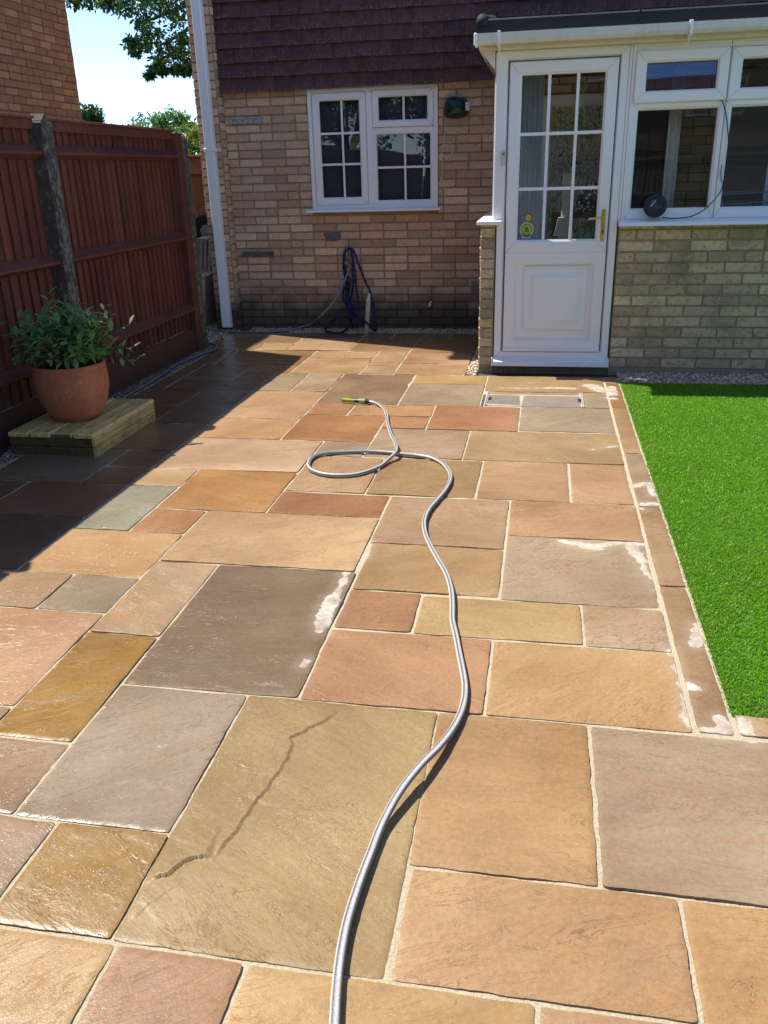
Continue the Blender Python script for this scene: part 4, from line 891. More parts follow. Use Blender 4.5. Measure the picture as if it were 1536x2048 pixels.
for x in (-.365,.88,2.1):
    mb=MB(); mb.box(x-.010,x+.010,gy0-.006,gy0,gzt-.07,gzt+.010,0,bev=.002); mb.box(x-.010,x+.010,gy0-.004,gy0+.105,gzt+.003,gzt+.010,0); mb.box(x-.010,x+.010,gy0,gy0+.11,gzt-.078,gzt-.066,0); mb.prism([(gy0+.02,gzt-.07),(gy0+.105,gzt-.07),(gy0+.105,gzt-.13)],x-.004,x+.004,0,ax='x'); mb.build('gutter_bracket',UPVC,gut)
mb=MB()
mb.prism([(PY-.13,2.368),(PY-.13,2.350),(8.5,2.60),(8.5,2.66),(PY-.05,2.452),(PY-.115,2.448),(PY-.128,2.436)],-.512,PX1+.12,0,ax='x')
for x in (.55,1.6,2.6): mb.box(x,x+.008,PY-.136,PY-.05,2.36,2.455,0)
# rolled corner upstand at the left verge
for rk in (.036,): mb.tube([(-.485,PY-.13,2.405),(-.485,PY-.128,2.425),(-.485,PY-.10,2.440),(-.485,PY+.3,2.49),(-.485,8.5,2.70)],.042,14)
mb.prism([(-.527,2.36),(-.527,2.42),(-.443,2.42),(-.443,2.36)],PY-.131,PY-.02,0)
mb.build('roof',LEADG,porch)
mb=MB(); mb.box(-.32,3.1,PY+.08,8.59,2.276,2.29,0); mb.build('ceiling',WHITE,porch)
mb=MB(); mb.box(1.46,3.08,8.50,8.585,.05,2.27,0); mb.build('inner_wall',simple('grey_plaster',(.34,.33,.30),.8),porch)
mb=MB(); mb.box(-.37,3.1,PY+.20,8.6,.0,.05,0); mb.build('floor',simple('porch_floor_tile',(.22,.19,.16),.5),porch)
# porch interior things
mb=MB()
for i in range(7):
    x=-.30+i*.018; R=Matrix.Translation((-.285+i*.035,7.02+i*.03,0))@Matrix.Rotation(rad(62),4,'Z'); mb.box(-.042,.042,-.001,.001,.25,2.22,0,lin((205,212,225))+(1,),R=R)
vb=mb.build('vertical_blind',CLOTH)
mb2=MB(); mb2.box(.70,1.0,8.24,8.56,.05,2.0,0,bev=.01); mb2.box(.715,.845,8.225,8.24,.15,1.92,0,bev=.004); mb2.box(.855,.985,8.225,8.24,.15,1.92,0,bev=.004); tag(mb2.build('shade_block',simple('interior_shade',(.02,.016,.014),.5)),'tall dark cupboard standing in for the dark porch interior behind the left window','shade_block'); tag(vb,'grey vertical blind strips gathered inside the porch door','blind')  # cupboard-shaped dark block added to darken the view through the left window
mb=MB(); ring(mb,-.08,.72,.05,2.1,.10,8.54,8.59,0,.006,wb=.8); mb.box(-.08,.72,8.55,8.585,.05,.85,0)
idr=mb.build('inner_door',UPVC); tag(idr,'white inner door with patterned dark glass seen through the porch door','door')
m=NM('patterned_glass'); nn=m.noise(9,3,.5,m.map(m.tc(),(2.2,1,.8)),2.8); pg=m.fin(m.mix(m.rng(m.math('ABSOLUTE',m.math('SUBTRACT',nn,.5)),.01,.05),(.02,.02,.012),(.62,.60,.38)),.3,m.bump(nn,.8,.02))
mb=MB(); mb.box(.02,.62,8.56,8.57,.85,2.0); mb.build('patterned_pane',pg,idr)
mb=MB()
def drape(x0,x1,y,z0,z1,folds,amp,col):
    n=folds*8; vs=[];fs=[]
    for zz in (z0,(z0+z1)/2,z1):
        for i in range(n+1):
            s=i/n; vs.append((x0+(x1-x0)*s,y+amp*math.sin(s*folds*2*math.pi)*(1.1-.2*(zz-z0)),zz))
    for a in range(2):
        for i in range(n): fs.append((a*(n+1)+i,a*(n+1)+i+1,(a+1)*(n+1)+i+1,(a+1)*(n+1)+i))
    mb.add(vs,fs,0,col,True)
drape(.86,.95,7.05,.9,2.2,2,.02,(.75,.72,.68,1))
tag(mb.build('curtain',CLOTH),'narrow grey curtain hanging behind the left porch window','curtain')
mb=MB(); drape(1.62,2.0,7.2,.9,2.25,5,.03,(.92,.93,.95,1)); tag(mb.build('curtain',CLOTH),'pale net curtain hanging behind the right porch window','curtain')
mb=MB()
for zz in (1.20,1.27): mb.cyl((1.28,7.1,zz),(1.95,7.1,zz+.03),.004,n=6); mb.cyl((1.28,7.45,zz),(1.95,7.45,zz+.03),.004,n=6)
for i in range(6): x=1.30+i*.12; mb.cyl((x,7.08,1.205+i*.005),(x,7.47,1.205+i*.005),.004,n=6)
for a,b in ((1.3,1.9),(1.9,1.3)): mb.cyl((a,7.1,1.23),(b,7.1,.05),.006,n=6); mb.cyl((a,7.45,1.23),(b,7.45,.05),.006,n=6)
tag(mb.build('clothes_airer',WHITE),'white wire clothes airer inside the right porch window','clothes airer')
mb=MB(); mb.box(.05,.50,7.5,7.95,1.10,1.13,0)
for x in (.08,.47):
    for y in (7.53,7.92): mb.box(x-.02,x+.02,y-.02,y+.02,.05,1.10,0)
tag(mb.build('side_table',simple('dark_table',(.06,.04,.03),.5)),'dark side table inside the porch behind the door','table')
m=NM('pattern_cloth'); vv=m.n('TexVoronoi',Vector=m.tc(),Scale=38.).outputs['Distance']; pc=m.fin(m.mix(m.rng(vv,.35,.5),(.95,.92,.86),(.10,.07,.06)),.8)
mb=MB()
n=20;vs=[];fs=[]
for i in range(9):
    t=i/8
    for k in range(n):
        a=2*math.pi*k/n; r=math.sin(t*math.pi*.97+.06)**.5; vs.append((.33+.13*r*math.cos(a)*(1-.5*t)+.04*t,7.7+.09*r*math.sin(a),1.13+.26*t+.01*math.sin(a*3)))
for i in range(8):
    for k in range(n): fs.append((i*n+k,i*n+(k+1)%n,(i+1)*n+(k+1)%n,(i+1)*n+k))
mb.add(vs,fs,0,smooth=True); tag(mb.build('cloth_bag',pc),'black and white patterned cloth bag on the table inside the porch','bag')
mb=MB(); 
for i in range(9):
    a=i*.7; h=.18+.05*(i%3); mb.tube(catmull([(.44,7.62,1.13),(.44+.03*math.cos(a),7.62+.03*math.sin(a),1.13+h*.6),(.44+.10*math.cos(a),7.62+.08*math.sin(a),1.13+h)]),.006,6,0,(.10,.26,.05,1),rf=lambda t:1.2-t)
mb.cyl((.44,7.62,1.13),(.44,7.62,1.20),.035,.045,n=16,col=(.30,.12,.06,1)); mb.box(.46,.52,7.60,7.605,1.36,1.40,0,(.6,.62,.6,1))
tag(mb.build('pot_plant',LEAF),'small leafy pot plant beside the patterned bag inside the porch','plant')
mb=MB(); mb.box(.12,.20,7.28,7.32,.7,1.45,0,(.50,.52,.50,1),bev=.01); mb.prism([(.07,.98),(.23,.98),(.205,1.12),(.10,1.12)],7.25,7.34,0,(.55,.52,.42,1)); tag(mb.build('paper_bag',CLOTH),'pale tall paper bag standing inside the porch door','bag')
# ------------------------------------------------------------------ round device on the sill
mb=MB(); dc=Vector(onY(1310,412,PY-.045)); rr=.0825
ax=Vector((.05,-1,.22)).normalized(); e1=ax.orthogonal().normalized(); 
def dring(r,t): return dc+ax*t,r
prof=[(0,-.03),(.060,-.03),(.078,-.018),(.0825,0),(.0825,.012),(.078,.022),(.066,.028),(.055,.028),(.052,.0245),(0,.0245)]
a_=Vector((1,0,0)); a_=(a_-ax*a_.dot(ax)).normalized(); b_=ax.cross(a_)
n=40;vs=[];fs=[]
for r,t in prof:
    for k in range(n):
        q=2*math.pi*k/n; vs.append(dc+ax*t+(a_*math.cos(q)+b_*math.sin(q))*max(r,.0001))
for i in range(len(prof)-1):
    for k in range(n): fs.append((i*n+k,i*n+(k+1)%n,(i+1)*n+(k+1)%n,(i+1)*n+k))
mb.add(vs,fs,0,smooth=False)
for k in range(6):
    q=2*math.pi*(k+.3)/6; c=dc+ax*.0265+(a_*math.cos(q)+b_*math.sin(q))*.068; mb.cyl(c,c+ax*.004,.006,n=8)
dev=mb.build('round_device',BLACKP); tag(dev,'black round disc-shaped device with cable leaning on the porch window sill','device')
mb=MB(); R2=Matrix((( a_.x,b_.x,ax.x,dc.x),(a_.y,b_.y,ax.y,dc.y),(a_.z,b_.z,ax.z,dc.z),(0,0,0,1)))
up_=1 if b_.z>0 else -1
def lbl(cx,cy,w_,h_,col):
    Rr_=R2@Matrix.Rotation(rad(52)*up_,4,'Z'); mb.box(cx-w_,cx+w_,cy-h_,cy+h_,.0252,.0262,0,col+(1,),R=Rr_)
wl=lin((170,180,205)); gl=lin((95,100,115))
lbl(-.0,.022*up_,.026,.005,wl); lbl(.004,.038*up_,.012,.002,gl)
for q in (-.012,.010): mb.box(q-.004,q+.004,.022*up_-.0025,.022*up_+.0025,.0263,.0268,0,(.02,.02,.03,1),R=R2@Matrix.Rotation(rad(52)*up_,4,'Z'))
for k,(w_,cx) in enumerate(((.012,.0),(.013,.0),(.016,-.004),(.016,-.004),(.010,.01))): lbl(cx,(.008-.010*k)*up_,w_,.0014,gl)
mb.build('printed_label',FLATC,dev)
mb=MB(); K=lambda x,y,Y=PY-.06: onY(1230+x*.1992,80+y*.1992,Y)
P=[K(470,1780),K(560,1790),K(680,1785),K(780,1765),K(900,1700),K(1000,1600),K(1060,1520,PY-.03),K(1085,1440,PY-.02),K(1120,1250,PY-.022),K(1138,1050,PY-.02),K(1128,850,PY-.018),K(1110,730,PY-.02),K(1085,630,PY-.022),K(1065,605,PY-.002)]
mb.tube(catmull(P,.008),.0038,8)
mb.tube(catmull([K(1085,1440,PY-.012),K(1065,1400,PY-.01),K(1062,1330,PY-.01),K(1075,1250,PY-.012)],.01),.0025,6)
tag(mb.build('cable',BLACKP),'thin black cable running from the round device up to the open porch window','cable')
# ------------------------------------------------------------------ manhole tray
mh=thing('manhole_cover',(-.02,5.8,0),'recessed manhole cover tray filled with paving in front of the porch door','manhole cover')
mx0,mx1,my0,my1=-.358,.312,5.606,6.008
mb=MB()
for a,b in ((mx0,mx0+.006),(mx1-.006,mx1)): mb.box(a,b,my0,my1,-.02,.003,0)
for a,b in ((mx0+.012,mx0+.016),(mx1-.016,mx1-.012)): mb.box(a,b,my0,my1,-.02,.002,0)
mb.box(mx0,mx1,my1-.005,my1,-.02,.002,0); mb.box(mx0,mx1,my0,my0+.004,-.02,.0015,0)
mb.build('tray_frame',METAL,mh)
mb=MB(); mb.box(mx0+.006,mx0+.012,my0+.004,my1-.005,-.02,-.006,0); mb.box(mx1-.012,mx1-.006,my0+.004,my1-.005,-.02,-.006,0); mb.box(mx0+.008,mx1-.008,my0+.01,my0+.03,-.02,-.018,0)
mb.build('tray_channel',BLACKP,mh)
for x in (mx0+.028,mx1-.028): mb=MB(); mb.box(x-.010,x+.010,5.76,5.83,-.012,.0045,0,bev=.003); mb.build('lifting_slot',BLACKP,mh)
def slabpiece(x0,x1,y0,y1,c,z=.0):
    nx,ny=max(2,int((x1-x0)/.02)),max(2,int((y1-y0)/.02)); X,Y=np.meshgrid(np.linspace(x0,x1,nx+1),np.linspace(y0,y1,ny+1),indexing='ij'); e=np.minimum(np.minimum(X-x0,x1-X),np.minimum(Y-y0,y1-Y))
    Z=z+(fbm(X*8,Y*8,3,4)-.5)*.004-.004*(e<.004); idx=np.arange(X.size).reshape(X.shape); F=np.stack([idx[:-1,:-1],idx[1:,:-1],idx[1:,1:],idx[:-1,1:]],-1).reshape(-1,4)
    cc=np.tile(np.array(lin(c))*.6,(X.size,1)); dry=np.full(X.shape,-1.)
    for pts,r in DRY: d,_,_=sdline(X,Y,pts); dry=np.maximum(dry,r-d)
    return np_mesh('paving_inset',np.stack([X,Y,Z],-1).reshape(-1,3),F,SLAB,cc,SM=np.ones(len(F),bool),parent=mh,attrs={'suv':np.stack([X,Y,X*0+x0*9],-1).reshape(-1,3),'dry':dry.ravel()})
slabpiece(mx0+.017,mx1-.017,5.93,6.002,(196,152,100)); slabpiece(mx0+.017,-.118,5.64,5.918,(166,156,142)); slabpiece(-.106,mx1-.017,5.612,5.918,(176,158,142))
mb=MB(); mb.box(mx0+.016,mx1-.016,my0+.004,my1-.005,-.02,-.004,0); mb.build('tray_jointing',JOINT,mh)
# ------------------------------------------------------------------ left fence
def fence(name,label,FX,y0,y1,parts,mat,posts,htop=1.87,endframe=False,cat='fence'):
    pass
fn=thing('wooden_fence',(-3.2,5.4,0),'tall red-brown feather-edge fence along the left of the patio','fence')
def fpanel(p0,p1,z_cap,mat,n,out,gb=True,gbz=.2,name='fence_panel',parent=fn,endf=None):
    """panel from p0 to p1 (xy); out = unit normal toward the viewer"""
    p0=Vector((p0[0],p0[1],0));p1=Vector((p1[0],p1[1],0)); d=p1-p0; L=d.length; d.normalize(); o=Vector((out[0],out[1],0))
    R=Matrix(((d.x,o.x,0,p0.x),(d.y,o.y,0,p0.y),(0,0,1,0),(0,0,0,1)))
    mb=MB(); w=L/n
    for i in range(n):
        k=random.uniform(.78,1.18); t=random.uniform(-.002,.002)
        x0=i*w; x1=x0+w+.006
        zb=gbz+.009+.004*math.sin(i*1.7); vs=[(x0,.002+t,zb),(x1,-.014+t,zb),(x1,-.026+t,zb),(x0,-.026+t,zb)]; vs+=[(a,b,z_cap-.02) for a,b,_ in vs]
        mb.add([R@Vector(v) for v in vs],[(0,1,5,4),(1,2,6,5),(2,3,7,6),(3,0,4,7),(4,5,6,7)],0,(k,k*random.uniform(.95,1.05),k,1))
    mb.build(name,mat,parent)
    mb=MB()
    def arris(z,h=.088,dp=.062):
        vs=[(0,-.004,z-h/2),(0,dp,z-h*.18),(0,dp,z-h*.02),(0,-.004,z+h/2)]; vs+=[(L,b,c) for _,b,c in vs]
        mb.add([R@Vector(v) for v in vs],[(0,1,5,4),(1,2,6,5),(2,3,7,6),(0,3,2,1),(4,5,6,7)],0,(.95,.95,.95,1))
    for z in (1.672,1.010,.388): arris(z)
    mb.build('arris_rail',mat,parent)
    mb=MB(); mb.box(0,L,-.004,.022,z_cap-.072,z_cap-.012,0,(.9,.9,.9,1),bev=.002,R=R); mb.box(-.0,L,-.034,.040,z_cap-.012,z_cap+.006,0,(1.25,1.2,1.2,1),bev=.003,R=R); mb.build('capping_rail',mat,parent)
    if gb:
        mb=MB(); mb.box(0,L,-.012,.020,.0,gbz,0,(.85,.85,.85,1),bev=.003,R=R); mb.build('gravel_board',mat,parent)
fpanel((-3.185,5.37),(-3.165,7.33),1.868,FENCE,23,(1,0)); fpanel((-3.215,3.30),(-3.185,5.25),1.872,FENCE,20,(1,-.015)); fpanel((-3.28,1.30),(-3.225,3.2),1.872,FENCE,18,(1,-.03)); fpanel((-3.33,-.7),(-3.28,1.2),1.872,FENCE,18,(1,-.02))
fpanel((-3.35,-7),(-3.33,-.8),1.872,FENCE,60,(1,0))
def fpost(x0,x1,y0,y1,h,mat,pt=.045,name='post',col=(1,1,1,1)):
    mb=MB(); mb.box(x0,x1,y0,y1,-.05,h-pt,0,col,bev=.014)
    cx=(x0+x1)/2; a=.012; vs=[(x0+a,y0+a,h-pt),(x1-a,y0+a,h-pt),(x1-a,y1-a,h-pt),(x0+a,y1-a,h-pt),(x0+a,(y0+y1)/2,h),(x1-a,(y0+y1)/2,h-.006)]
    mb.add(vs,[(0,1,5,4),(2,3,4,5),(1,2,5),(3,0,4)],0,col); return mb.build(name,mat,fn)
fpost(-3.21,-3.095,5.245,5.365,1.895,POSTM); fpost(-3.26,-3.13,3.20,3.30,1.90,POSTM); fpost(-3.33,-3.19,1.2,1.3,1.9,POSTM); fpost(-3.38,-3.26,-.8,-.7,1.9,POSTM)
fpost(-3.21,-3.105,7.455,7.555,1.835,POSTM,.01)
mb=MB(); mb.box(-3.19,-3.112,7.33,7.455,.0,1.852,0,(.85,.85,.85,1),bev=.004); mb.build('end_board',FENCE,fn)
# back fence beyond the passage
bf=thing('wooden_fence',(-4.4,10.6,0),'light orange-brown fence beyond the side passage, past the end of the red fence','fence')
def pan2(p0,p1,h,mat,parent,out):
    p0=Vector((p0[0],p0[1],0));p1=Vector((p1[0],p1[1],0)); d=p1-p0; L=d.length; d.normalize(); o=Vector((out[0],out[1],0))
    R=Matrix(((d.x,o.x,0,p0.x),(d.y,o.y,0,p0.y),(0,0,1,0),(0,0,0,1))); n=max(1,int(L/.1)); w=L/n; mb=MB()
    for i in range(n):
        k=random.uniform(.75,1.2); vs=[(i*w,-.003,0),((i+1)*w+.005,-.016,0),((i+1)*w+.005,-.022,0),(i*w,-.022,0)]; vs+=[(a,b,h) for a,b,_ in vs]
        mb.add([R@Vector(v) for v in vs],[(0,1,5,4),(1,2,6,5),(2,3,7,6),(3,0,4,7),(4,5,6,7)],0,(k,k,k,1))
    mb.build('fence_panel',mat,parent); mb=MB()
    for z in (h-.17,h*.5,.3): mb.box(0,L,0,.045,z-.035,z+.035,0,bev=.008,R=R)
    mb.box(0,L,-.03,.035,h-.005,h+.015,0,R=R); mb.build('rail',mat,parent)
pan2((-7.4,10.75),(-3.42,10.6),1.73,FENCE2,bf,(0,-1))  # panel faces away from the sun; its brightness is in the lighter wood colour
rf=thing('wooden_fence',(2,-7,0),'plain weathered fence closing the far end of the garden behind the viewer','fence'); pan2((7,-7),(-3.3,-7),1.8,FENCE3,rf,(0,1))
rf2=thing('wooden_fence',(7,0,0),'plain weathered fence along the right side of the lawn','fence'); pan2((7,-7),(7,8.6),1.8,FENCE3,rf2,(-1,0))
# ------------------------------------------------------------------ neighbour house
nb_=thing('neighbour_house',(-8.6,4,0),'tall plain brick gable wall of the neighbouring house behind the fence','house')
NX=-5.72; NYE=10.62
mb=MB(); mb.box(NX-.3,NX,-3.5,NYE,-.06,5.2,1); mb.box(-11.5,NX-.3,NYE-.3,NYE,-.06,5.2,1); mb.box(-11.5,NX-.3,-3.5,-3.2,-.06,5.2,1)
brickwork(mb,(NX,NYE,0),(0,-1,0),(1,0,0),14.0,.9,5.2,[],PALN,0,proud=.006,jit=.05)
mb.build('wall',[BRICKN,MORTN],nb_)
mb=MB(); mb.prism([(NX+.04,5.16),(NX+.04,5.24),(-8.6,7.0),(-11.7,5.2),(-11.7,5.1),(-8.6,6.9)],-3.7,NYE+.1); mb.build('roof',RTILE,nb_)
rh=thing('rear_house',(2,-22,0),'brick house with a tiled roof standing beyond the rear fence','house')
mb=MB(); core(mb,-5,9,-20.0,-19.75,-.06,5.0,(1,2.6,3.0,4.2),1); mb.box(-5,9,-27,-20,-.06,5.0,1)
brickwork(mb,(9,-19.75,0),(-1,0,0),(0,1,0),14,.9,5.0,[(6.4,8.0,3.0,4.2),(2.5,4.4,3.0,4.2),(10,12,1.0,2.3)],PALN,0,proud=.006); mb.build('wall',[BRICKN,MORTN],rh)
mb=MB(); mb.prism([(-19.2,4.9),(-19.2,5.1),(-23.5,8.0),(-27.6,5.1),(-27.6,4.9),(-23.5,7.8)],-5.4,9.4,0,ax='x'); mb.build('roof',RTILE,rh)
for x0,x1,z0,z1 in ((1,2.6,3,4.2),(4.6,6.5,3,4.2),(-3,-1,1,2.3)):
    mb=MB(); mb.box(x0,x1,-19.80,-19.70,z0,z1); mb.v=mb.v; mb.build('window_frame',UPVC,rh)
    mb=MB(); 
    for k in (0,1): xa=x0+.08+(x1-x0)/2*k; mb.box(xa,xa+(x1-x0)/2-.16,-19.70,-19.69,z0+.08,z1-.08)
    mb.build('window_pane',simple('dark_pane',(.02,.025,.03),.1) if 'dark_pane' not in bpy.data.materials else bpy.data.materials['dark_pane'],rh)
# ------------------------------------------------------------------ passage: black wheel, leaning slabs
wh=thing('black_wheel',(-4.02,9.9,0),'black wheel with grey hub against the orange fence in the side passage','wheel')
c0=Vector(onY(414,462,9.9)); mb=MB()
pr=[(.075,-.03),(.16,-.035),(.185,-.02),(.19,0),(.185,.02),(.16,.035),(.075,.03)]
n=32;vs=[];fs=[]
for r,t in pr:
    for k in range(n): q=2*math.pi*k/n; vs.append((c0.x+r*math.cos(q),c0.y+t,c0.z+r*math.sin(q)))
for i in range(6):
    for k in range(n): fs.append((i*n+k,i*n+(k+1)%n,(i+1)*n+(k+1)%n,(i+1)*n+k))
mb.add(vs,fs,0,smooth=True); mb.build('tyre',BLACKP,wh)
mb=MB(); mb.cyl((c0.x,c0.y-.025,c0.z),(c0.x,c0.y+.025,c0.z),.074,n=24); mb.cyl((c0.x,c0.y-.04,c0.z),(c0.x,c0.y-.02,c0.z),.03,n=16); mb.build('hub',simple('grey_hub',(.30,.31,.33),.5),wh)
bn=MB(); bn.box(-4.35,-3.75,9.95,10.45,.12,.80,0,bev=.03); bn.box(-4.37,-3.73,9.92,10.47,.80,.84,0,bev=.01); tag(bn.build('storage_bin',BLACKP),'black storage bin in the side passage below the wheel','bin')
def lean(cx,cy,z0,h,w_,th,tilt,name,label,group,col,turn=0):
    n1,n2=8,10; mb=MB(); R=Matrix.Translation((cx,cy,z0))@Matrix.Rotation(turn,4,'Z')@Matrix.Rotation(tilt,4,'Y')
    vs=[];fs=[]
    for s,t in ((-1,0),(1,1)):
        for i in range(n1+1):
            for k in range(n2+1):
                y=(i/n1-.5)*w_; z=k/n2*h; e=.012*mnoise.noise(Vector((y*12,z*12,cx*30+t)))
                edge=(k==n2)*random.uniform(-.018,.004)
                vs.append(R@Vector((s*th/2+e*.7,y+(.014*mnoise.noise(Vector((z*14,cx*9,i)))if i in(0,n1) else 0),z+edge)))
    N=(n1+1)*(n2+1)
    for i in range(n1):
        for k in range(n2):
            a=i*(n2+1)+k; q=(a,a+1,a+n2+2,a+n2+1); fs.append(q); fs.append(tuple(N+t for t in q[::-1]))
    ringi=[i*(n2+1) for i in range(n1+1)]+[n1*(n2+1)+k for k in range(1,n2+1)]+[i*(n2+1)+n2 for i in range(n1-1,-1,-1)]+[k for k in range(n2-1,0,-1)]
    for a,b in zip(ringi,ringi[1:]+ringi[:1]): fs.append((a,b,N+b,N+a))
    mb.add(vs,fs,0,col+(1,),jit=.1); tag(mb.build(name,STONEC),label,'slab',group)
for i in range(4): lean(-3.80+i*.047+.0,9.25,-.02,.91,.60,.036,rad(7),'paving_slab','tall rough grey slab leaning in the rear stack beside the house corner','tall slabs leaning at the back',lin((178,165,142)))
for i in range(4): lean(-3.74+i*.05,8.78,-.02,.57,.40,.040,rad(8),'paving_slab','short grey slab with white crusted top leaning in the front stack beside the downpipe','short slabs leaning in front',lin((188,176,152)))
# ------------------------------------------------------------------ decking plinth and pot
px=thing('decking_plinth',(-2.82,4.66,0),'low green-tinged timber decking platform under the terracotta pot','plinth')
bx0,bx1,by0,by1,bh=-3.06,-2.505,4.262,5.06,.140
ttop=.028
for i in range(4):
    w_=(bx1-bx0)/4; x0=bx0+i*w_+.005; x1=x0+w_-.010; mb=MB()
    k=[1.35,1.45,1.2,1.5][i]; mb.box(x0,x1,by0-.012,by1+.008,bh-ttop,bh,0,(k,k,k*.98,1),bev=.005,jit=.08); mb.box(x0+.006,x1-.006,by0-.0135,by0-.0121,bh-ttop+.004,bh-.004,0,((1.5,1.25,1.1,1) if i in(0,1,3) else (.25,.25,.25,1)))
    for g_ in range(5): xx=x0+(x1-x0)*(g_+1)/6; mb.box(xx-.0015,xx+.0015,by0-.010,by1+.006,bh+.0002,bh+.0012,0,(.22,.20,.17,1))
    for yy in (by0+.03,by1-.03):
        for q in (.25,.75): mb.cyl((x0+(x1-x0)*q,yy,bh),(x0+(x1-x0)*q,yy,bh+.0018),.004,n=8,col=(.2,.2,.2,1))
    mb.build('deck_board',DECK,px)
def sideb(x0,x1,y0,y1,face):
    for r_,(z0,z1) in enumerate(((.0,.054),(.057,bh-ttop-.001))):
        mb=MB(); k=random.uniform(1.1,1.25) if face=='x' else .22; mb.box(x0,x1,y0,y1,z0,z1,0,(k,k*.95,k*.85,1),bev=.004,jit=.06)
        for g_ in range(3):
            z=z0+(z1-z0)*(g_+1)/4
            if face=='x': mb.box(x1,x1+.0008,y0+.004+.3*(g_==1),y1-.004-.2*(g_==0),z-.0010,z+.0010,0,(.35,.3,.25,1))
            else: mb.box(x0+.004,x1-.004,y0-.0012,y0,z-.0015,z+.0015,0,(.22,.20,.17,1))
        mb.build('side_board',DECK,px)
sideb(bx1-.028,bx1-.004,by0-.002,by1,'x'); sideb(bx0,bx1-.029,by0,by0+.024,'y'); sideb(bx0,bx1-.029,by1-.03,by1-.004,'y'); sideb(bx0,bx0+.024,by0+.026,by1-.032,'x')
pcx,pcy=-2.80,4.60; pr_=.262
pot=thing('terracotta_pot',(pcx,pcy,bh),'round terracotta pot with a leafy green shrub, standing on the decking platform','plant pot')
prof=[(0,0),(.145,.0),(.155,.004),(.195,.05),(.228,.11),(.248,.18),(.254,.24),(.250,.29),(.246,.315),(.250,.325),(.246,.333),(.232,.333),(.226,.325),(.228,.29),(.226,.27),(0,.27)]
prof=[(r*.86,bh+z*1.03) for r,z in prof]
mb=MB(); mb.lathe(prof,pcx,pcy,56,wob=.018); mb.build('pot_body',TERRA,pot)
mb=MB(); mb.lathe([(0,bh+.318),(.12,bh+.315),(.195,bh+.308)],pcx,pcy,24); mb.build('compost',SOIL,pot)
# shrub
def leafshape(mb,base,d,up,L,Wd,col,fold=.25,curl=.3):
    d=Vector(d).normalized(); s=d.cross(Vector(up)); 
    if s.length<1e-3: s=Vector((1,0,0))
    s.normalize(); nrm=s.cross(d).normalized(); B=Vector(base); vs=[];K=[(0,.06),(.22,.55),(.5,1),(.78,.72),(1,.03)]
    for t,w_ in K:
        c=B+d*(L*t)-nrm*(curl*L*t*t*.5); vs+=[c-s*Wd*w_/2+nrm*fold*Wd*w_*.5,c,c+s*Wd*w_/2+nrm*fold*Wd*w_*.5]
    fs=[]
    for i in range(4): a=i*3; fs+=[(a,a+1,a+4,a+3),(a+1,a+2,a+5,a+4)]
    mb.add(vs,fs,0,col,True,jit=.06)
mb=MB(); ms=MB(); rs=random.Random(3)
tips=[]
for i in range(150):
    a=rs.uniform(0,2*math.pi); rr_=.31*math.sqrt(rs.random()); hx=rs.uniform(.08,.36)*(1-.4*(rr_/.36)**2)
    tips.append((pcx+rr_*math.cos(a),pcy+rr_*math.sin(a)*.85,bh+.33+hx,0))
tips+=[(-2.40,4.66,bh+.42,1),(-2.40,4.68,bh+.34,1),(-2.43,4.72,bh+.55,1),(-2.56,4.72,bh+.66,2),(-2.52,4.68,bh+.61,2),(-2.60,4.75,bh+.58,2),(-2.86,4.6,bh+.74,0),(-2.80,4.66,bh+.70,0),(-3.08,4.5,bh+.60,0),(-3.12,4.55,bh+.52,0)]
for (x,y,z,ty) in tips:
    b0=Vector((pcx+(x-pcx)*.25,pcy+(y-pcy)*.25,bh+.30)); tp=Vector((x,y,z)); md=(b0+tp)/2+Vector((rs.uniform(-.03,.03),rs.uniform(-.03,.03),.05))
    P=catmull([b0,md,tp],.03); ms.tube(P,.0035,5,0,(.12,.09,.045,1),rf=lambda t:1.3-.8*t)
    nl=rs.randint(7,11); D=(tp-md).normalized()
    for k in range(nl):
        t=1-k/nl*.55; q=P[int(t*(len(P)-1))]; a=k*2.4+rs.uniform(-.3,.3)
        s1=D.orthogonal().normalized(); s2=D.cross(s1); dr=(s1*math.cos(a)+s2*math.sin(a))*rs.uniform(.7,1)+D*(.25+.9*(t-.5))+Vector((0,0,.15))
        g_=rs.random()
        if ty==2: c=(.60,.62,.22) if g_<.6 else (.62,.42,.34)
        elif g_<.05: c=(.16,.05,.035)
        elif g_<.25: c=(.22,.34,.12)
        else: c=(.15+.08*rs.random(),.28+.12*rs.random(),.10+.045*rs.random())
        L=rs.uniform(.045,.078)*(.62 if ty==2 else 1); leafshape(mb,q,dr,(0,0,1),L,L*rs.uniform(.44,.56),c+(1,))
shr=mb.build('foliage',LEAF,pot); ms.build('stems',BARK,pot)
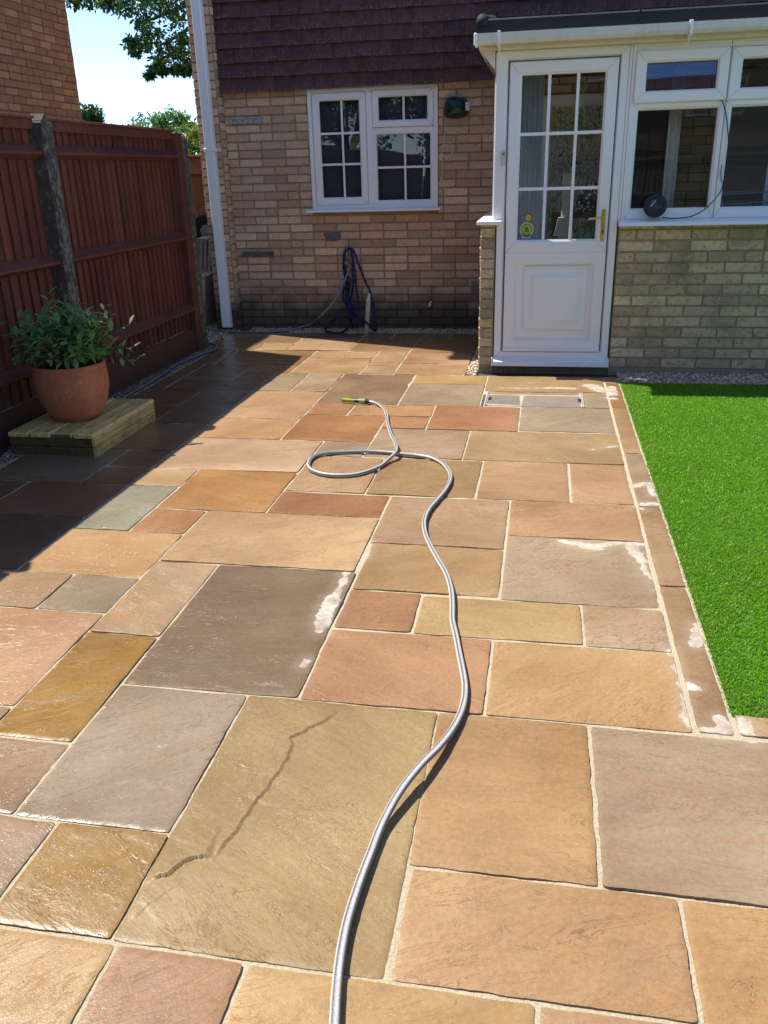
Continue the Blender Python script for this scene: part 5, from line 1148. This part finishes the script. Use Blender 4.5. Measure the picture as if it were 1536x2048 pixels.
# ------------------------------------------------------------------ hoses
def hosecol(i,k): 
    s=k%5; return (.36,.35,.33,1) if s in(0,2) else ((.045,.045,.045,1) if s==1 else (.62,.60,.57,1))
def lay(pts,r,lift=None):
    out=[]
    for i,p in enumerate(pts):
        z=r+.004+(lift(i,p) if lift else 0); out.append(gnd(p[0],p[1],z))
    return out
HP=[(735,803),(752,806),(765,815),(773,828),(775,845),(781,866),(789,883),(793,894),(790,906),(777,918),(758,933),(720,947),(683,951),(646,948),(622,939),(617,926),(629,912),(657,905),(697,903),(738,902),(778,904.5),(800,907),(835,910.5),(864,916),(884,926),(898,942),(901,958),(892,978),(875,999),(858,1019),(849,1041),(850,1065),(861,1092),(875,1118),(892,1147),(902,1178),(905,1213),(905,1241),(912,1273),(918,1305),(925,1340),(930,1375),(926,1412),(910,1450),(881,1490),(840,1532),(800,1583),(765,1646),(742,1704),(716,1773),(693,1848),(679,1923),(672,1992),(669,2048),(664,2130),(655,2260),(640,2420)]
def hl(i,p):
    z=0
    if 5<=i<=10: z+=.026*math.exp(-((i-7.6)/1.4)**2)
    y=p[1]
    if i>30: z+=.024*math.exp(-((y-1545)/70)**2)
    return z+.002
hose=thing('garden_hose',gnd(768,1300),'long silver-grey braided hose snaking down the middle of the patio with one loop','hose')
hr=.0108
mb=MB(); mb.tube(catmull(lay(HP,hr,hl),.012),hr,20,colf=hosecol); mb.build('hose_tube',HOSE,hose)
mb=MB(); c1=Vector(gnd(736,803.2,.022)); c0=Vector(gnd(708,801.5,.024)); cA=Vector(gnd(685,800,.026)); cm=c1.lerp(c0,.55)
mb.cyl(c1,c1.lerp(cm,.35),.017,n=16,mi=0); mb.cyl(c1.lerp(cm,.35),c1.lerp(cm,.55),.0205,n=16,mi=1); mb.cyl(c1.lerp(cm,.55),cm,.018,n=16,mi=1); mb.cyl(c1.lerp(cm,.1),c1.lerp(cm,.2),.0195,n=16,mi=0)
mb.cyl(cm,c0,.017,.012,n=16,mi=0); mb.cyl(cm.lerp(c0,.05),cm.lerp(c0,.12),.0185,n=16,mi=2)
mb.build('hose_connector',[GREYP,LIME,WHITE],hose)
mb=MB(); mb.cyl(c0,cA,.0125,.0145,n=16); mb.cyl(cA,cA+(cA-c0)*.04,.016,n=16); mb.build('nozzle',LIME,hose)
# supply hose from the tap
h2=thing('garden_hose',(-2.6,8.3,0),'grey supply hose hanging from the wall tap and running along the fence foot','hose')
r2=.0105
Tt=lambda x,y,Y: onY(640+x*.1042,480+y*.1042,Y)
P=[Tt(548,455,8.50),Tt(548,500,8.50),Tt(530,620,8.49),Tt(470,800,8.47),Tt(390,960,8.45),Tt(280,1160,8.42),Tt(130,1340,8.38),Tt(0,1470,8.35),gnd(622,648,.05),gnd(606,653,.03),gnd(582,660,r2+.004),gnd(541,663.5,r2+.004),gnd(500,664,r2+.004),gnd(460,663,r2+.004),gnd(432,661,r2),gnd(412,657,r2),gnd(398,652,r2)]
mb=MB(); mb.tube(catmull(P,.012),r2,16,colf=lambda i,k:(.14,.15,.17,1) if k%4 else (.36,.37,.39,1)); mb.build('hose_tube',HOSE,h2)
Q=[gnd(395,685,r2),gnd(410,687,r2),gnd(426,688,r2),gnd(433,692,r2),gnd(430,700,r2),gnd(414,706,r2),gnd(398,712,r2),gnd(375,721,r2),gnd(350,732,r2),gnd(325,750,r2),gnd(291,772,r2),gnd(262,788,r2),(-2.98,5.4,r2),(-3.08,5.25,r2),(-3.125,4.9,r2),(-3.125,4.45,r2),gnd(22,870,r2),gnd(8,884,r2),gnd(-15,905,r2),gnd(-60,930,r2)]
mb=MB(); mb.tube(catmull(Q,.012),r2,16,colf=lambda i,k:(.06,.065,.075,1) if k%5 else (.34,.35,.37,1)); mb.build('hose_tube',HOSE,h2)
mb=MB(); a=Vector((tx,8.505,.70)); mb.cyl(a,a-Vector((0,0,.022)),.019,n=16,mi=0); mb.cyl(a-Vector((0,0,.022)),a-Vector((0,0,.05)),.022,n=16,mi=1); mb.cyl(a-Vector((0,0,.05)),a-Vector((0,0,.085)),.019,.015,n=16,mi=0); mb.cyl(a-Vector((0,0,.030)),a-Vector((0,0,.034)),.0225,n=16,mi=0); mb.build('hose_connector',[GREYP,LIME],h2)
# blue fabric hose draped over the tap
mb=MB()
def strand(pp,r=.0105,seed=0):
    L=[]
    for i,(x,y,Y) in enumerate(pp): L.append(Tt(x,y,Y) if Y>0 else gnd(640+x*.1042,480+y*.1042,.012))
    C_=catmull(L,.008); rnd=random.Random(seed)
    mb.tube(C_,r,10,colf=lambda i,k:((.008,.013,.075,1) if (i+k)%3 else (.02,.032,.16,1)),rf=lambda t:1+.22*math.sin(t*90))
strand([(560,165,8.56),(500,200,8.53),(458,300,8.50),(452,500,8.52),(480,700,8.53),(505,850,8.54),(450,980,8.53),(440,1120,8.52),(500,1240,8.5),(560,1380,8.48),(590,1500,8.42),(560,1640,-1),(450,1760,-1),(300,1785,-1),(140,1760,-1),(110,1700,-1),(160,1600,-1),(300,1510,8.36),(460,1470,8.40),(570,1400,8.46)],.0115,1)
strand([(540,160,8.53),(600,190,8.50),(625,330,8.51),(620,560,8.52),(640,800,8.53),(610,1050,8.53),(590,1250,8.50),(600,1450,8.46),(640,1620,8.40)],.011,2)
strand([(545,165,8.55),(610,170,8.52),(670,260,8.50),(730,440,8.49),(800,620,8.48),(880,820,8.47),(950,960,8.46),(990,1120,8.45),(1030,1350,8.44),(1060,1560,8.41),(1085,1730,-1)],.011,3)
strand([(530,170,8.53),(480,230,8.50),(470,420,8.50),(510,640,8.52),(560,860,8.53),(540,1060,8.54),(600,1250,8.53),(640,1400,8.5),(760,1480,8.30),(860,1560,8.26),(960,1650,8.27),(1070,1740,-1)],.0115,4)
strand([(590,180,8.51),(640,400,8.51),(680,700,8.52),(700,950,8.53),(735,1180,8.52),(735,1380,8.48),(650,1450,8.46),(560,1480,8.44)],.010,5)
strand([(560,700,8.50),(520,900,8.50),(490,1100,8.49),(520,1200,8.48),(600,1290,8.47),(560,1420,8.46)],.0105,6)
tag(mb.build('expandable_hose',ROPE),'dark blue fabric hose draped in loops over the wall tap','hose')
# white capped stub pipe
mb=MB(); b0=Vector(gnd(733,664,0)); t0=Vector(onY(737,601,b0.y)); mb.cyl(b0,t0,.0235,n=20,smooth=True); mb.cyl(t0-Vector((0,0,.002)),t0+Vector((.002,0,.010)),.0262,n=20)
tp=Vector(onY(738.5,587,b0.y)); mb.cyl(t0,tp,.0245,.012,n=20); mb.cyl(b0,b0+Vector((0,0,.02)),.027,n=20)
tag(mb.build('stub_pipe',simple('offwhite_pipe',(.56,.55,.48),.4,.1,10)),'short off-white capped pipe standing upright by the tap','pipe')
# ------------------------------------------------------------------ vegetation
def leafcloud(cents,per,size,pal,sq=.4,droop=.0):
    VV=[];CC=[];F=[]
    n=0
    for (x,y,z,r) in cents:
        k=int(per*max(.15,r*r*1.0)); d=RNG.normal(0,1,(k,3)); d/=np.linalg.norm(d,axis=1)[:,None]; rad_=r*RNG.random(k)**.45
        P=np.array([x,y,z])+d*rad_[:,None]*np.array([1,1,.8]); L=RNG.uniform(.7,1.3,k)*size; a=RNG.normal(0,1,(k,3)); a[:,2]-=droop; a/=np.linalg.norm(a,axis=1)[:,None]
        b=np.cross(a,RNG.normal(0,1,(k,3))); b/=np.linalg.norm(b,axis=1)[:,None]
        nn=np.cross(a,b)
        V=np.stack([P,P+a*L[:,None]*.5+b*L[:,None]*sq*.5+nn*L[:,None]*.06,P+a*L[:,None],P+a*L[:,None]*.5-b*L[:,None]*sq*.5+nn*L[:,None]*.06],1)
        c=np.array(pal)[RNG.integers(len(pal),size=k)]*RNG.uniform(.7,1.3,(k,1)); VV.append(V.reshape(-1,3)); CC.append(np.repeat(c,4,0)); n+=k
    b=np.arange(n)*4; F=np.stack([b,b+1,b+2,b+3],-1)
    return np.vstack(VV),F,np.vstack(CC)
def tree(name,base,trunk_h,cents,per,size,pal,label,cat='tree',r=.2,sq=.4,droop=0,limbs=None,group=None):
    t=thing(name,base,label,cat,group); mb=MB(); b=Vector(base); top=b+Vector((.1,.1,trunk_h))
    mb.tube(catmull([b,b+Vector((.08,-.05,trunk_h*.5)),top],.3),r,12,rf=lambda q:1.2-.5*q)
    for c in (limbs if limbs is not None else cents[::max(1,len(cents)//14)]):
        e=Vector(c[:3]); mb.tube(catmull([top-Vector((0,0,trunk_h*.15)),(top+e)/2+Vector((0,0,.3)),e],.3),r*.4,7,rf=lambda q:1.1-.9*q)
    mb.build('trunk',BARK,t)
    V,F,Cc=leafcloud(cents,per,size,pal,sq,droop); np_mesh('crown',V,F,LEAF,Cc,parent=t); return t
PXC=[(148,-4,18),(178,-2,24),(205,-10,26),(215,6,16),(245,12,24),(270,5,30),(240,-20,30),(300,12,34),(335,20,38),(365,30,34),(285,45,22),(262,84,15),(270,100,15),(285,88,20),(300,68,24),(318,92,28),(345,82,34),(370,85,28),(345,112,26),(370,118,22),(318,122,18),(305,140,9),(300,150,7),(325,140,10),(350,140,9),(362,140,8),(378,140,10),(325,5,30),(356,-10,34)]
cents=[]
for i,(x,y,r) in enumerate(PXC):
    Y=17+((i*37)%11-5)*.16; p=onY(x,y,Y); cents.append((p[0],p[1],p[2],r*.0098))
rs=random.Random(5)
for i in range(46):
    a=rs.uniform(0,6.28); q=rs.uniform(.3,3.6); cents.append((-5.6+q*math.cos(a),18.2+q*math.sin(a)*.8,5.6+rs.uniform(0,3.6)*(1-.12*q),rs.uniform(.5,.8)))
tree('broadleaf_tree',(-4.6,18.4,-.06),4.6,cents,1150,.105,[(.018,.055,.016),(.03,.085,.02),(.045,.115,.025),(.075,.16,.035),(.022,.06,.03)],'dark green broadleaf tree with branches hanging over the gap between the two houses',sq=.42,droop=.5,r=.26)
def blob(cx,cy,cz,rx,ry,rz,n,r): 
    out=[]
    for i in range(n):
        d=Vector((rs.gauss(0,1),rs.gauss(0,1),abs(rs.gauss(0,1))*1.0-.25)).normalized(); k=rs.uniform(.55,1); out.append((cx+d.x*rx*k,cy+d.y*ry*k,cz+d.z*rz*k,rs.uniform(.6,1.2)*r))
    return out
p=onY(318,285,25); tree('light_green_tree',(p[0],25,-.06),1.4,blob(p[0],25,1.75,1.6,1.1,1.55,110,.42),1500,.11,[(.10,.20,.04),(.14,.25,.06),(.07,.15,.035),(.18,.27,.09)],'distant light green rounded tree above the end of the red fence',r=.12)
p=onY(172,236,24); tree('dark_green_tree',(p[0]-.1,24,-.06),1.6,blob(p[0],24,2.5,.5,.5,.95,40,.3),1500,.12,[(.02,.06,.025),(.035,.09,.035)],'small distant dark green tree beside the corner of the neighbouring wall',r=.09)
p=onY(398,290,12.4); tree('hedge_bush',(p[0]+.15,12.4,-.06),.8,blob(p[0]+.15,12.4,1.15,.75,.4,1.0,34,.26),1900,.075,[(.02,.05,.012),(.05,.10,.02),(.16,.22,.03),(.24,.26,.04)],'dark bush with yellow-green leaves above the orange-brown fence',r=.05,cat='bush')
for i,(x,y,z) in enumerate(((-6,-9.5,0),(-2.6,-10.5,0))):
    tree('garden_tree',(x,y,-.06),2.2,blob(x,y,3.2,1.7,1.5,2.2,60,.8),230,.2,[(.03,.08,.02),(.06,.13,.03)],['leafy tree beyond the rear fence, next to the neighbouring house','leafy tree beyond the rear fence, farther from the neighbouring house'][i],r=.14)
